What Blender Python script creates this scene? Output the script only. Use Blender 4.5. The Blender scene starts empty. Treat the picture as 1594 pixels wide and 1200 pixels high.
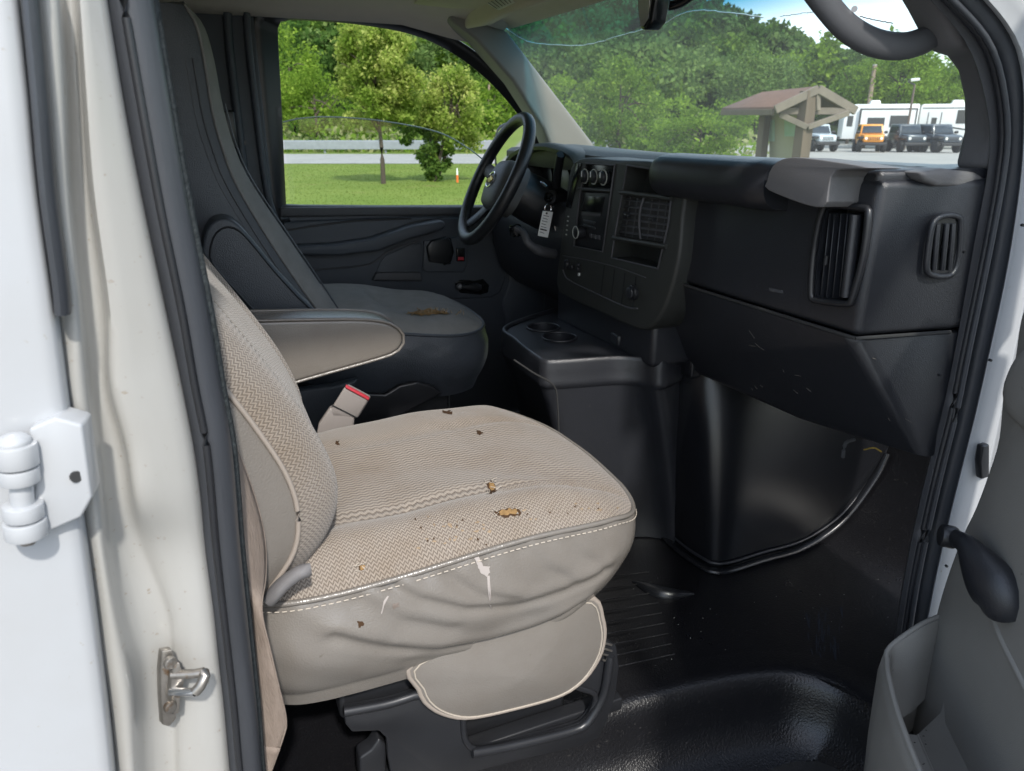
import bpy, bmesh, math, random
import numpy as np
from mathutils import Vector, Matrix
from mathutils.bvhtree import BVHTree
random.seed(7); rng = np.random.default_rng(11)
R = math.radians
sc = bpy.context.scene
COL = sc.collection
V = Vector

# ------------------------------------------------------------------ camera
# axes: X = towards the nose of the van, Y = across towards the driver, Z = up
W, H, FPX = 1594., 1200., 1130.
CAM = V((0, 0, 1.55)); YAW, PITCH = R(23), R(19.5)
FW = V((math.sin(YAW)*math.cos(PITCH), math.cos(YAW)*math.cos(PITCH), -math.sin(PITCH)))
RT = V((math.cos(YAW), -math.sin(YAW), 0)); UP = RT.cross(FW)
cam = bpy.data.cameras.new('camera'); camo = bpy.data.objects.new('camera', cam); COL.objects.link(camo)
camo.matrix_world = Matrix((RT, UP, -FW)).transposed().to_4x4()
camo.location = CAM
cam.sensor_width = 36; cam.lens = 36*FPX/W; cam.clip_start = .02; cam.clip_end = 3000
cam.dof.use_dof = True; cam.dof.focus_distance = 1.35; cam.dof.aperture_fstop = 9
sc.camera = camo
def ray(x, y): return RT*((x-W/2)/FPX) - UP*((y-H/2)/FPX) + FW
def P(x, y, Y=None, X=None, Z=None):
    d = ray(x, y)
    if Y is not None: t = (Y-CAM.y)/d.y
    elif X is not None: t = (X-CAM.x)/d.x
    else: t = (Z-CAM.z)/d.z
    return CAM + d*t

# ------------------------------------------------------------------ sky, sun, exposure
SUN_EL, SUN_AZ = R(46), R(184)          # azimuth clockwise from +Y
world = bpy.data.worlds.new('World'); sc.world = world; world.use_nodes = True
wn = world.node_tree; wn.nodes.clear()
def wnode(t, **k):
    n = wn.nodes.new(t)
    for a, b in k.items(): setattr(n, a, b)
    return n
sky = wnode('ShaderNodeTexSky'); sky.sky_type = 'NISHITA'; sky.sun_disc = False
sky.sun_elevation = SUN_EL; sky.sun_rotation = SUN_AZ; sky.air_density = 1.1; sky.dust_density = 1.6
bg = wnode('ShaderNodeBackground'); bg.inputs[1].default_value = .15
out = wnode('ShaderNodeOutputWorld'); tc = wnode('ShaderNodeTexCoord')
mp = wnode('ShaderNodeMapping'); mp.inputs['Scale'].default_value = (2.0, 2.0, 6.0)
nz = wnode('ShaderNodeTexNoise'); nz.inputs['Scale'].default_value = 1.6; nz.inputs['Detail'].default_value = 9; nz.inputs['Roughness'].default_value = .58
rmp = wnode('ShaderNodeValToRGB'); rmp.color_ramp.elements[0].position = .40; rmp.color_ramp.elements[1].position = .60
mx = wnode('ShaderNodeMix', data_type='RGBA')
mx.inputs[7].default_value = (4.9, 5.5, 6.3, 1)
L = wn.links.new
L(tc.outputs['Generated'], mp.inputs['Vector']); L(mp.outputs[0], nz.inputs['Vector']); L(nz.outputs[0], rmp.inputs[0])
mm = wnode('ShaderNodeMath', operation='MULTIPLY'); mm.inputs[1].default_value = .85; L(rmp.outputs[0], mm.inputs[0])
L(mm.outputs[0], mx.inputs[0]); L(sky.outputs[0], mx.inputs[6]); L(mx.outputs[2], bg.inputs[0]); L(bg.outputs[0], out.inputs[0])
sl = bpy.data.lights.new('sun', 'SUN'); sl.energy = 2.0; sl.angle = R(2.5); sl.color = (1, .96, .90)
slo = bpy.data.objects.new('sun', sl); COL.objects.link(slo)
sdir = V((math.sin(SUN_AZ)*math.cos(SUN_EL), math.cos(SUN_AZ)*math.cos(SUN_EL), math.sin(SUN_EL)))
slo.rotation_euler = (-sdir).to_track_quat('-Z', 'Y').to_euler(); slo.location = sdir*20
sc.view_settings.view_transform = 'Standard'; sc.view_settings.look = 'None'
sc.view_settings.gamma = 1; sc.view_settings.exposure = 1.05
sc.render.resolution_x = 1024; sc.render.resolution_y = 771
try:
    sc.cycles.max_bounces = 10; sc.cycles.diffuse_bounces = 5; sc.cycles.transparent_max_bounces = 24; sc.cycles.caustics_reflective = False
except Exception: pass

# ------------------------------------------------------------------ materials
def nt(m): return m.node_tree
def mat(name, col, rough=.5, metal=0, bump=0, bscale=200, var=0, vscale=8, col2=None, coat=0, spec=.5, vor=False, stretch=None, dirt=None, rvar=0):
    m = bpy.data.materials.new(name); m.use_nodes = True; t = m.node_tree
    b = t.nodes['Principled BSDF']
    b.inputs['Base Color'].default_value = (*col, 1); b.inputs['Roughness'].default_value = rough
    b.inputs['Metallic'].default_value = metal; b.inputs['Coat Weight'].default_value = coat; b.inputs['Coat Roughness'].default_value = .12
    b.inputs['Specular IOR Level'].default_value = spec
    tcn = t.nodes.new('ShaderNodeTexCoord'); src = tcn.outputs['Object']
    if stretch:
        mpn = t.nodes.new('ShaderNodeMapping'); mpn.inputs['Scale'].default_value = stretch
        t.links.new(src, mpn.inputs[0]); src2 = mpn.outputs[0]
    else: src2 = src
    if var or col2:
        n = t.nodes.new('ShaderNodeTexNoise'); n.inputs['Scale'].default_value = vscale; n.inputs['Detail'].default_value = 6; n.inputs['Roughness'].default_value = .62
        t.links.new(src2, n.inputs['Vector'])
        r = t.nodes.new('ShaderNodeValToRGB'); r.color_ramp.elements[0].position = .3; r.color_ramp.elements[1].position = .72
        c2 = col2 or tuple(c*(1-var) for c in col)
        r.color_ramp.elements[0].color = (*col, 1); r.color_ramp.elements[1].color = (*c2, 1)
        t.links.new(n.outputs[0], r.inputs[0]); cur = r.outputs[0]
        if dirt:   # sparse spots: (colour, scale, threshold)
            n2 = t.nodes.new('ShaderNodeTexNoise'); n2.inputs['Scale'].default_value = dirt[1]; n2.inputs['Detail'].default_value = 5
            t.links.new(src, n2.inputs['Vector'])
            r2 = t.nodes.new('ShaderNodeValToRGB'); r2.color_ramp.elements[0].position = dirt[2]; r2.color_ramp.elements[1].position = min(.99, dirt[2]+.1)
            t.links.new(n2.outputs[0], r2.inputs[0])
            x = t.nodes.new('ShaderNodeMix'); x.data_type = 'RGBA'; x.inputs[7].default_value = (*dirt[0], 1)
            t.links.new(r2.outputs[0], x.inputs[0]); t.links.new(cur, x.inputs[6]); cur = x.outputs[2]
        t.links.new(cur, b.inputs['Base Color'])
        if rvar:
            mr = t.nodes.new('ShaderNodeMapRange'); mr.inputs[3].default_value = rough-rvar; mr.inputs[4].default_value = rough+rvar
            t.links.new(n.outputs[0], mr.inputs[0]); t.links.new(mr.outputs[0], b.inputs['Roughness'])
    if bump:
        bn = t.nodes.new('ShaderNodeBump'); bn.inputs['Strength'].default_value = bump; bn.inputs['Distance'].default_value = .002
        if vor:
            q = t.nodes.new('ShaderNodeTexVoronoi'); q.inputs['Scale'].default_value = bscale
        else:
            q = t.nodes.new('ShaderNodeTexNoise'); q.inputs['Scale'].default_value = bscale; q.inputs['Detail'].default_value = 3
        t.links.new(src2, q.inputs['Vector']); t.links.new(q.outputs[0], bn.inputs['Height']); t.links.new(bn.outputs[0], b.inputs['Normal'])
    return m

def weave(name, light, dark, stain, panel=None):
    """herringbone cloth on UVs in metres; panel=(v0,v1): finer ribs between"""
    m = bpy.data.materials.new(name); m.use_nodes = True; t = m.node_tree; b = t.nodes['Principled BSDF']
    b.inputs['Roughness'].default_value = .95; b.inputs['Specular IOR Level'].default_value = .15
    b.inputs['Sheen Weight'].default_value = .25; b.inputs['Sheen Roughness'].default_value = .5
    def M(op, a, bb=None, c=None):
        n = t.nodes.new('ShaderNodeMath'); n.operation = op
        for i, q in enumerate((a, bb, c)):
            if q is None: continue
            if isinstance(q, (int, float)): n.inputs[i].default_value = q
            else: t.links.new(q, n.inputs[i])
        return n.outputs[0]
    uv = t.nodes.new('ShaderNodeUVMap'); sp = t.nodes.new('ShaderNodeSeparateXYZ'); 
    wob = t.nodes.new('ShaderNodeTexNoise'); wob.inputs['Scale'].default_value = 30
    t.links.new(uv.outputs[0], wob.inputs['Vector'])
    va = t.nodes.new('ShaderNodeVectorMath'); va.operation = 'MULTIPLY_ADD'; va.inputs[1].default_value = (.004, .004, 0)
    t.links.new(wob.outputs['Color'], va.inputs[0]); t.links.new(uv.outputs[0], va.inputs[2]); t.links.new(va.outputs[0], sp.inputs[0])
    u, v = sp.outputs[0], sp.outputs[1]
    def herr(p, q, k):
        fu = M('FRACT', M('DIVIDE', u, p)); tri = M('ABSOLUTE', M('SUBTRACT', M('MULTIPLY', fu, 2), 1))
        s = M('FRACT', M('ADD', M('DIVIDE', v, q), M('MULTIPLY', tri, k)))
        h = M('SUBTRACT', 1, M('MULTIPLY', M('ABSOLUTE', M('SUBTRACT', s, .5)), 2))
        # break the yarns along their length
        w = M('SINE', M('MULTIPLY', M('ADD', u, M('MULTIPLY', v, .6)), 6.283/(p*.28)))
        return M('MULTIPLY_ADD', w, .16, h)
    h = herr(.0070, .0052, .85)
    if panel:
        h2 = herr(.0125, .0082, .4)
        inp = M('MULTIPLY', M('GREATER_THAN', v, panel[0]), M('LESS_THAN', v, panel[1]))
        mxn = t.nodes.new('ShaderNodeMix'); t.links.new(inp, mxn.inputs[0]); t.links.new(h, mxn.inputs[2]); t.links.new(h2, mxn.inputs[3]); h = mxn.outputs[0]
    r = t.nodes.new('ShaderNodeValToRGB'); r.color_ramp.elements[0].position = .05; r.color_ramp.elements[1].position = .72
    r.color_ramp.elements[0].color = (*dark, 1); r.color_ramp.elements[1].color = (*light, 1)
    t.links.new(h, r.inputs[0])
    n = t.nodes.new('ShaderNodeTexNoise'); n.inputs['Scale'].default_value = 5; n.inputs['Detail'].default_value = 7; n.inputs['Roughness'].default_value = .65
    t.links.new(uv.outputs[0], n.inputs['Vector'])
    r2 = t.nodes.new('ShaderNodeValToRGB'); r2.color_ramp.elements[0].position = .47; r2.color_ramp.elements[1].position = .78
    r2.color_ramp.elements[0].color = (0, 0, 0, 1); r2.color_ramp.elements[1].color = (.75, .75, .75, 1)
    t.links.new(n.outputs[0], r2.inputs[0])
    x = t.nodes.new('ShaderNodeMix'); x.data_type = 'RGBA'; x.blend_type = 'MULTIPLY'; x.inputs[7].default_value = (*stain, 1)
    t.links.new(r2.outputs[0], x.inputs[0]); t.links.new(r.outputs[0], x.inputs[6]); t.links.new(x.outputs[2], b.inputs['Base Color'])
    bn = t.nodes.new('ShaderNodeBump'); bn.inputs['Strength'].default_value = .55; bn.inputs['Distance'].default_value = .0012
    t.links.new(h, bn.inputs['Height']); t.links.new(bn.outputs[0], b.inputs['Normal'])
    return m

def glass(name, tint=(.93, .96, .94), film=.0, band=None):
    m = bpy.data.materials.new(name); m.use_nodes = True; t = m.node_tree; t.nodes.clear()
    o = t.nodes.new('ShaderNodeOutputMaterial'); tr = t.nodes.new('ShaderNodeBsdfTransparent'); gl = t.nodes.new('ShaderNodeBsdfGlossy')
    gl.inputs['Roughness'].default_value = .02; tr.inputs[0].default_value = (*tint, 1)
    lw = t.nodes.new('ShaderNodeLayerWeight'); lw.inputs[0].default_value = .5
    pw = t.nodes.new('ShaderNodeMath'); pw.operation = 'POWER'; pw.inputs[1].default_value = 5; t.links.new(lw.outputs['Facing'], pw.inputs[0])
    fr = t.nodes.new('ShaderNodeMath'); fr.operation = 'MULTIPLY_ADD'; fr.inputs[1].default_value = .9; fr.inputs[2].default_value = .04; t.links.new(pw.outputs[0], fr.inputs[0])
    mxs = t.nodes.new('ShaderNodeMixShader'); t.links.new(fr.outputs[0], mxs.inputs[0]); t.links.new(tr.outputs[0], mxs.inputs[1]); t.links.new(gl.outputs[0], mxs.inputs[2])
    cur = mxs.outputs[0]
    if band:
        tcn = t.nodes.new('ShaderNodeTexCoord'); sp = t.nodes.new('ShaderNodeSeparateXYZ'); t.links.new(tcn.outputs['Object'], sp.inputs[0])
        mr = t.nodes.new('ShaderNodeMapRange'); mr.inputs[1].default_value = band[0]; mr.inputs[2].default_value = band[1]
        t.links.new(sp.outputs[2], mr.inputs[0])
        x = t.nodes.new('ShaderNodeMix'); x.data_type = 'RGBA'; x.inputs[6].default_value = (*tint, 1); x.inputs[7].default_value = (*band[2], 1)
        t.links.new(mr.outputs[0], x.inputs[0]); t.links.new(x.outputs[2], tr.inputs[0])
    if film:
        d = t.nodes.new('ShaderNodeBsdfTranslucent'); d.inputs[0].default_value = (.8, .82, .8, 1)
        n = t.nodes.new('ShaderNodeTexNoise'); n.inputs['Scale'].default_value = 3; tcn = t.nodes.new('ShaderNodeTexCoord'); t.links.new(tcn.outputs['Object'], n.inputs['Vector'])
        mr = t.nodes.new('ShaderNodeMapRange'); mr.inputs[3].default_value = film*.4; mr.inputs[4].default_value = film*1.6; t.links.new(n.outputs[0], mr.inputs[0])
        m2 = t.nodes.new('ShaderNodeMixShader'); t.links.new(mr.outputs[0], m2.inputs[0]); t.links.new(cur, m2.inputs[1]); t.links.new(d.outputs[0], m2.inputs[2]); cur = m2.outputs[0]
    t.links.new(cur, o.inputs[0]); return m

def leafmat(name, c1, c2, trans=.35, vs=.25, c3=None):
    m = bpy.data.materials.new(name); m.use_nodes = True; t = m.node_tree; t.nodes.clear()
    o = t.nodes.new('ShaderNodeOutputMaterial'); d = t.nodes.new('ShaderNodeBsdfDiffuse'); tl = t.nodes.new('ShaderNodeBsdfTranslucent')
    g = t.nodes.new('ShaderNodeNewGeometry'); r = t.nodes.new('ShaderNodeValToRGB')
    r.color_ramp.elements[0].color = (*c1, 1); r.color_ramp.elements[1].color = (*c2, 1)
    t.links.new(g.outputs['Random Per Island'], r.inputs[0]); cur = r.outputs[0]
    if c3:
        n = t.nodes.new('ShaderNodeTexNoise'); n.inputs['Scale'].default_value = vs; n.inputs['Detail'].default_value = 2
        tcn = t.nodes.new('ShaderNodeTexCoord'); t.links.new(tcn.outputs['Object'], n.inputs['Vector'])
        r2 = t.nodes.new('ShaderNodeValToRGB'); r2.color_ramp.elements[0].position = .38; r2.color_ramp.elements[1].position = .66
        t.links.new(n.outputs[0], r2.inputs[0])
        x = t.nodes.new('ShaderNodeMix'); x.data_type = 'RGBA'; x.inputs[7].default_value = (*c3, 1)
        t.links.new(r2.outputs[0], x.inputs[0]); t.links.new(cur, x.inputs[6]); cur = x.outputs[2]
    t.links.new(cur, d.inputs[0]); t.links.new(cur, tl.inputs[0])
    mxs = t.nodes.new('ShaderNodeMixShader'); mxs.inputs[0].default_value = trans
    t.links.new(d.outputs[0], mxs.inputs[1]); t.links.new(tl.outputs[0], mxs.inputs[2]); t.links.new(mxs.outputs[0], o.inputs[0]); return m

M = dict(
 white=mat('white_paint', (.41, .425, .44), .28, coat=.5, col2=(.385, .392, .397), vscale=6, dirt=((.30, .26, .20), 120, .70), bump=.03, bscale=60),
 jamb=mat('jamb_paint', (.385, .382, .365), .3, coat=.4, col2=(.33, .322, .297), vscale=5, dirt=((.25, .21, .155), 130, .66), bump=.05, bscale=45, stretch=(1, 1, .4)),
 seal=mat('seal_rubber', (.052, .056, .064), .36, bump=.12, bscale=300, var=.35, vscale=20, stretch=(1, 1, .15)),
 blk=mat('black_plastic', (.023, .0245, .0295), .33, spec=.6, bump=.22, bscale=700, vor=True, var=.25, vscale=5, dirt=((.052, .05, .048), 130, .68), rvar=.06),
 blk2=mat('satin_black', (.020, .021, .024), .34, var=.3, vscale=9, bump=.05, bscale=400),
 gloss=mat('gloss_black', (.008, .009, .010), .18),
 dgrey=mat('dark_grey_plastic', (.075, .076, .082), .5, bump=.25, bscale=1100, vor=True, var=.15, vscale=7),
 mgrey=mat('mid_grey_plastic', (.155, .150, .152), .52, bump=.3, bscale=1000, vor=True, var=.12, vscale=12),
 door=mat('door_trim_grey', (.28, .27, .25), .5, bump=.18, bscale=700, vor=True, var=.14, vscale=6, dirt=((.05, .048, .045), 90, .72)),
 navy=mat('charcoal_trim', (.066, .075, .090), .5, bump=.2, bscale=800, vor=True, var=.2, vscale=5),
 floor=mat('black_vinyl_floor', (.0085, .0085, .010), .30, bump=.5, bscale=260, var=.2, vscale=9, dirt=((.030, .029, .028), 150, .64), rvar=.08),
 floor2=mat('step_vinyl', (.022, .022, .023), .42, bump=.25, bscale=300, col2=(.05, .048, .046), vscale=7),
 smooth=mat('moulded_black', (.009, .0095, .0115), .27, bump=.08, bscale=500, vor=True, dirt=((.03, .03, .03), 70, .75), var=.1),
 leather=mat('tan_leather', (.186, .172, .155), .23, spec=.65, bump=.17, bscale=420, vor=True, col2=(.16, .143, .125), vscale=7, dirt=((.12, .10, .08), 45, .72), rvar=.09),
 piping=mat('tan_piping', (.29, .25, .215), .5),
 stitch=mat('pale_stitch', (.42, .37, .31), .7),
 fabric=weave('tan_weave', (.305, .265, .225), (.118, .097, .079), (.70, .58, .44), (.965, 1.225)),
 dvinyl=mat('charcoal_vinyl', (.056, .064, .076), .38, bump=.3, bscale=420, vor=True, var=.15, vscale=8),
 dfabric=mat('charcoal_cloth', (.25, .245, .235), .92, bump=.4, bscale=700, var=.2, vscale=20, spec=.2),
 head=mat('headliner_cloth', (.70, .645, .545), .95, bump=.15, bscale=500, var=.06, vscale=10, spec=.1),
 pillar=mat('pillar_beige_grey', (.27, .26, .235), .6, bump=.15, bscale=800, vor=True, var=.08),
 belt=mat('belt_webbing', (.26, .21, .175), .75, bump=.6, bscale=420, stretch=(1, 1, .25), col2=(.19, .15, .122), vscale=90),
 steel=mat('worn_steel', (.42, .39, .35), .38, metal=.9, var=.45, vscale=40, dirt=((.22, .14, .08), 60, .62)),
 chrome=mat('chrome', (.75, .75, .75), .15, metal=1),
 foam=mat('yellow_foam', (.33, .205, .09), .95, var=.5, vscale=120, spec=.1),
 hole=mat('dark_tear', (.06, .035, .02), .95, spec=.1),
 primer=mat('white_scuff', (.36, .325, .305), .7),
 scuff=mat('dusty_scuff', (.030, .037, .050), .6),
 buckle=mat('grey_buckle', (.25, .225, .21), .45, var=.1),
 red=mat('red_button', (.45, .035, .05), .4),
 rim=mat('steering_leather', (.016, .017, .019), .38, bump=.25, bscale=350, vor=True, var=.3, vscale=30),
 hub=mat('hub_grey', (.085, .088, .088), .5, bump=.15, bscale=900, vor=True),
 gold=mat('gold_emblem', (.60, .45, .12), .35, metal=.6),
 tag=mat('white_card', (.78, .78, .76), .5),
 ink=mat('ink', (.03, .03, .03), .7),
 dial=mat('dial_marking', (.40, .42, .38), .5),
 glass=glass('side_glass', (.90, .95, .91)),
 edge=mat('glass_edge', (.30, .42, .36), .2),
 wind=glass('windshield_glass', (.90, .96, .93), .036, (1.735, 1.80, (.05, .30, .42))),
 crack=mat('glass_crack', (.86, .93, .95), .15),
 mirror=mat('mirror_silver', (.85, .87, .86), .03, metal=1),
)

# ------------------------------------------------------------------ mesh helpers
def thing(name, label, cat, loc=(0, 0, 0), group=None):
    o = bpy.data.objects.new(name, None); COL.objects.link(o); o.location = loc; o.empty_display_size = .05
    o['label'] = label; o['category'] = cat
    if group: o['group'] = group
    return o
def attach(o, parent):
    if parent is None: return
    loc = parent.location if parent.parent is None else V((0, 0, 0))   # parts are modelled in world space
    o.parent = parent; o.matrix_parent_inverse = Matrix.Translation(-loc)
def tag(o, label, cat, group=None):
    o['label'] = label; o['category'] = cat
    if group: o['group'] = group
    return o
def struct(o): o['kind'] = 'structure'; return o
def link(name, me, m, parent=None, smooth=40):
    o = bpy.data.objects.new(name, me); COL.objects.link(o)
    if m is not None: me.materials.append(M[m] if isinstance(m, str) else m)
    if smooth:
        me.polygons.foreach_set('use_smooth', [True]*len(me.polygons)); me.set_sharp_from_angle(angle=R(smooth))
    attach(o, parent); return o
def mesh(name, vs, fs, m, parent=None, smooth=40, uv=None, fix=True):
    me = bpy.data.meshes.new(name); me.from_pydata([tuple(v) for v in vs], [], fs)
    if uv is not None:
        l = me.uv_layers.new(name='UVMap'); idx = np.empty(len(me.loops), 'i'); me.loops.foreach_get('vertex_index', idx)
        l.data.foreach_set('uv', np.asarray(uv, 'f')[idx].ravel())
    if fix:
        bm = bmesh.new(); bm.from_mesh(me); bmesh.ops.recalc_face_normals(bm, faces=bm.faces); bm.to_mesh(me); bm.free()
    me.update(); return link(name, me, m, parent, smooth)
def frombm(name, bm, m, parent, smooth=40):
    bmesh.ops.recalc_face_normals(bm, faces=bm.faces)
    me = bpy.data.meshes.new(name); bm.to_mesh(me); bm.free(); return link(name, me, m, parent, smooth)
def bev(bm, w, seg=3, ang=25):
    es = [e for e in bm.edges if len(e.link_faces) == 2 and e.calc_face_angle(0) > R(ang)]
    if es and w: bmesh.ops.bevel(bm, geom=es, offset=w, segments=seg, profile=.5, affect='EDGES', clamp_overlap=True)
def prism(name, pts, vec, m, parent=None, bevel=.004, seg=3, smooth=40):
    """planar outline pts extruded by vec"""
    bm = bmesh.new(); vec = V(vec)
    a = [bm.verts.new(p) for p in pts]; b = [bm.verts.new(V(p)+vec) for p in pts]; n = len(a)
    bm.faces.new(a); bm.faces.new(b[::-1])
    for i in range(n): bm.faces.new((a[i], b[i], b[(i+1) % n], a[(i+1) % n]))
    bmesh.ops.recalc_face_normals(bm, faces=bm.faces); bev(bm, bevel, seg)
    return frombm(name, bm, m, parent, smooth)
def rbox(name, lo, hi, m, parent=None, bevel=.004, seg=3, mtx=None):
    bm = bmesh.new(); bmesh.ops.create_cube(bm, size=1)
    s = [hi[i]-lo[i] for i in range(3)]; c = [(hi[i]+lo[i])/2 for i in range(3)]
    for v in bm.verts: v.co = V((v.co.x*s[0]+c[0], v.co.y*s[1]+c[1], v.co.z*s[2]+c[2]))
    bev(bm, bevel, seg)
    if mtx is not None: bmesh.ops.transform(bm, matrix=mtx, verts=bm.verts)
    return frombm(name, bm, m, parent)
def hexa(name, p8, m, parent=None, bevel=.004, seg=3):
    """box from 8 corners: 4 then the 4 opposite"""
    bm = bmesh.new(); v = [bm.verts.new(p) for p in p8]
    for f in ((0, 1, 2, 3), (7, 6, 5, 4), (0, 4, 5, 1), (1, 5, 6, 2), (2, 6, 7, 3), (3, 7, 4, 0)): bm.faces.new([v[i] for i in f])
    bmesh.ops.recalc_face_normals(bm, faces=bm.faces); bev(bm, bevel, seg); return frombm(name, bm, m, parent)
def spl(pts, n, closed=False):
    """Catmull-Rom through points, n samples, roughly even"""
    p = [V(q) for q in pts]
    if closed: p = [p[-1]] + p + [p[0], p[1]]
    else: p = [p[0]*2-p[1]] + p + [p[-1]*2-p[-2]]
    o = []; segs = len(p)-3
    for s in range(segs):
        for k in range(12):
            t = k/12; a, b, c, d = p[s:s+4]
            o.append(.5*((2*b)+(c-a)*t+(2*a-5*b+4*c-d)*t*t+(3*b-a-3*c+d)*t**3))
    o.append(p[-2] if not closed else o[0].copy())
    ds = [0]
    for i in range(1, len(o)): ds.append(ds[-1]+(o[i]-o[i-1]).length)
    r = []; tot = ds[-1]; j = 0
    m_ = n if closed else n-1
    for i in range(n):
        t = tot*i/m_
        while j < len(ds)-2 and ds[j+1] < t: j += 1
        u = (t-ds[j])/max(1e-9, ds[j+1]-ds[j]); r.append(o[j].lerp(o[j+1], min(1, u)))
    return r
def tubeg(pts, r, n=10, ref=(0, 0, 1), closed=False, r2=None):
    pts = [V(p) for p in pts]; N = len(pts); vs = []; fs = []
    rr = r if isinstance(r, (list, tuple)) else [r]*N
    qq = r2 if isinstance(r2, (list, tuple)) else [(r2 if r2 is not None else None)]*N
    ref = V(ref)
    for i, p in enumerate(pts):
        a = pts[(i-1) % N] if (closed or i > 0) else p; b = pts[(i+1) % N] if (closed or i < N-1) else p
        T = (b-a).normalized(); B = T.cross(ref)
        if B.length < 1e-4: B = T.cross(V((1, 0, 0)))
        B.normalize(); Nn = B.cross(T)
        ra = rr[i]; rb = qq[i] if qq[i] is not None else ra
        for k in range(n):
            th = 2*math.pi*k/n; vs.append(p+Nn*math.cos(th)*ra+B*math.sin(th)*rb)
    for i in range(N if closed else N-1):
        for k in range(n):
            fs.append((i*n+k, i*n+(k+1) % n, ((i+1) % N)*n+(k+1) % n, ((i+1) % N)*n+k))
    if not closed: fs.append(tuple(range(n))[::-1]); fs.append(tuple((N-1)*n+k for k in range(n)))
    return vs, fs
def tube(name, pts, r, m, parent=None, n=10, ref=(0, 0, 1), closed=False, r2=None):
    return mesh(name, *tubeg(pts, r, n, ref, closed, r2), m, parent, 50)
def gridg(rows, closed=False):
    nr, nc = len(rows), len(rows[0]); vs = [p for r in rows for p in r]; fs = []
    for i in range(nr-1):
        for j in range(nc if closed else nc-1):
            fs.append((i*nc+j, i*nc+(j+1) % nc, (i+1)*nc+(j+1) % nc, (i+1)*nc+j))
    return vs, fs
def grid(name, rows, m, parent=None, closed=False, thick=0, uv=None, smooth=60, cap=False):
    vs, fs = gridg(rows, closed)
    if cap: fs.append(tuple((len(rows)-1)*len(rows[0])+k for k in range(len(rows[0]))))
    o = mesh(name, vs, fs, m, parent, smooth, uv)
    if thick:
        s = o.modifiers.new('s', 'SOLIDIFY'); s.thickness = thick; s.offset = 0
    return o
def cyl(name, a, b, r, m, parent=None, n=20, r1=None, bevel=0):
    a, b = V(a), V(b); d = (b-a); z = d.normalized(); x = z.orthogonal().normalized(); y = z.cross(x)
    bm = bmesh.new(); r1 = r if r1 is None else r1
    va = [bm.verts.new(a+x*math.cos(2*math.pi*k/n)*r+y*math.sin(2*math.pi*k/n)*r) for k in range(n)]
    vb = [bm.verts.new(b+x*math.cos(2*math.pi*k/n)*r1+y*math.sin(2*math.pi*k/n)*r1) for k in range(n)]
    bm.faces.new(va[::-1]); bm.faces.new(vb)
    for k in range(n): bm.faces.new((va[k], va[(k+1) % n], vb[(k+1) % n], vb[k]))
    bmesh.ops.recalc_face_normals(bm, faces=bm.faces)
    if bevel: bev(bm, bevel, 2, 50)
    return frombm(name, bm, m, parent, 40)
def cut(o, cutters):
    for c in cutters:
        md = o.modifiers.new('b', 'BOOLEAN'); md.operation = 'DIFFERENCE'; md.object = c; md.solver = 'EXACT'
    dg = bpy.context.evaluated_depsgraph_get(); dg.update()
    me = bpy.data.meshes.new_from_object(o.evaluated_get(dg)); o.modifiers.clear(); old = o.data; o.data = me
    for c in cutters: bpy.data.objects.remove(c, do_unlink=True)
    me.polygons.foreach_set('use_smooth', [True]*len(me.polygons)); me.set_sharp_from_angle(angle=R(35))
def bvh_of(*obs):
    vs = []; fs = []
    for o in obs:
        b = len(vs); vs += [v.co.copy() for v in o.data.vertices]; fs += [tuple(b+i for i in p.vertices) for p in o.data.polygons]
    return BVHTree.FromPolygons(vs, fs)
def hit(x, y, bvh, off=.001):
    d = ray(x, y).normalized(); h = bvh.ray_cast(CAM, d)
    if h[0] is None: return None
    n = h[1] if h[1].dot(d) < 0 else -h[1]
    return h[0]+n*off
def decal(name, poly, bvh, m, parent, off=.001, jit=0):
    """thin patch lying on a surface (wear with a shape of its own)"""
    pts = []
    for i in range(len(poly)):
        a, b = poly[i], poly[(i+1) % len(poly)]
        for k in range(4):
            t = k/4; pts.append((a[0]+(b[0]-a[0])*t+random.uniform(-jit, jit), a[1]+(b[1]-a[1])*t+random.uniform(-jit, jit)))
    cx = sum(p[0] for p in pts)/len(pts); cy = sum(p[1] for p in pts)/len(pts)
    mid = [hit(cx+(p[0]-cx)*.5, cy+(p[1]-cy)*.5, bvh, off) for p in pts]
    rim_ = [hit(p[0], p[1], bvh, off*.6) for p in pts]; c = hit(cx, cy, bvh, off)
    if c is None or any(q is None for q in mid+rim_): return None
    n = len(pts); vs = rim_+mid+[c]; fs = []
    for i in range(n):
        j = (i+1) % n; fs.append((i, j, n+j, n+i)); fs.append((n+i, n+j, 2*n))
    return mesh(name, vs, fs, m, parent)
def smoothstep(a, b, x):
    t = min(1, max(0, (x-a)/(b-a))); return t*t*(3-2*t)

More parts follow.
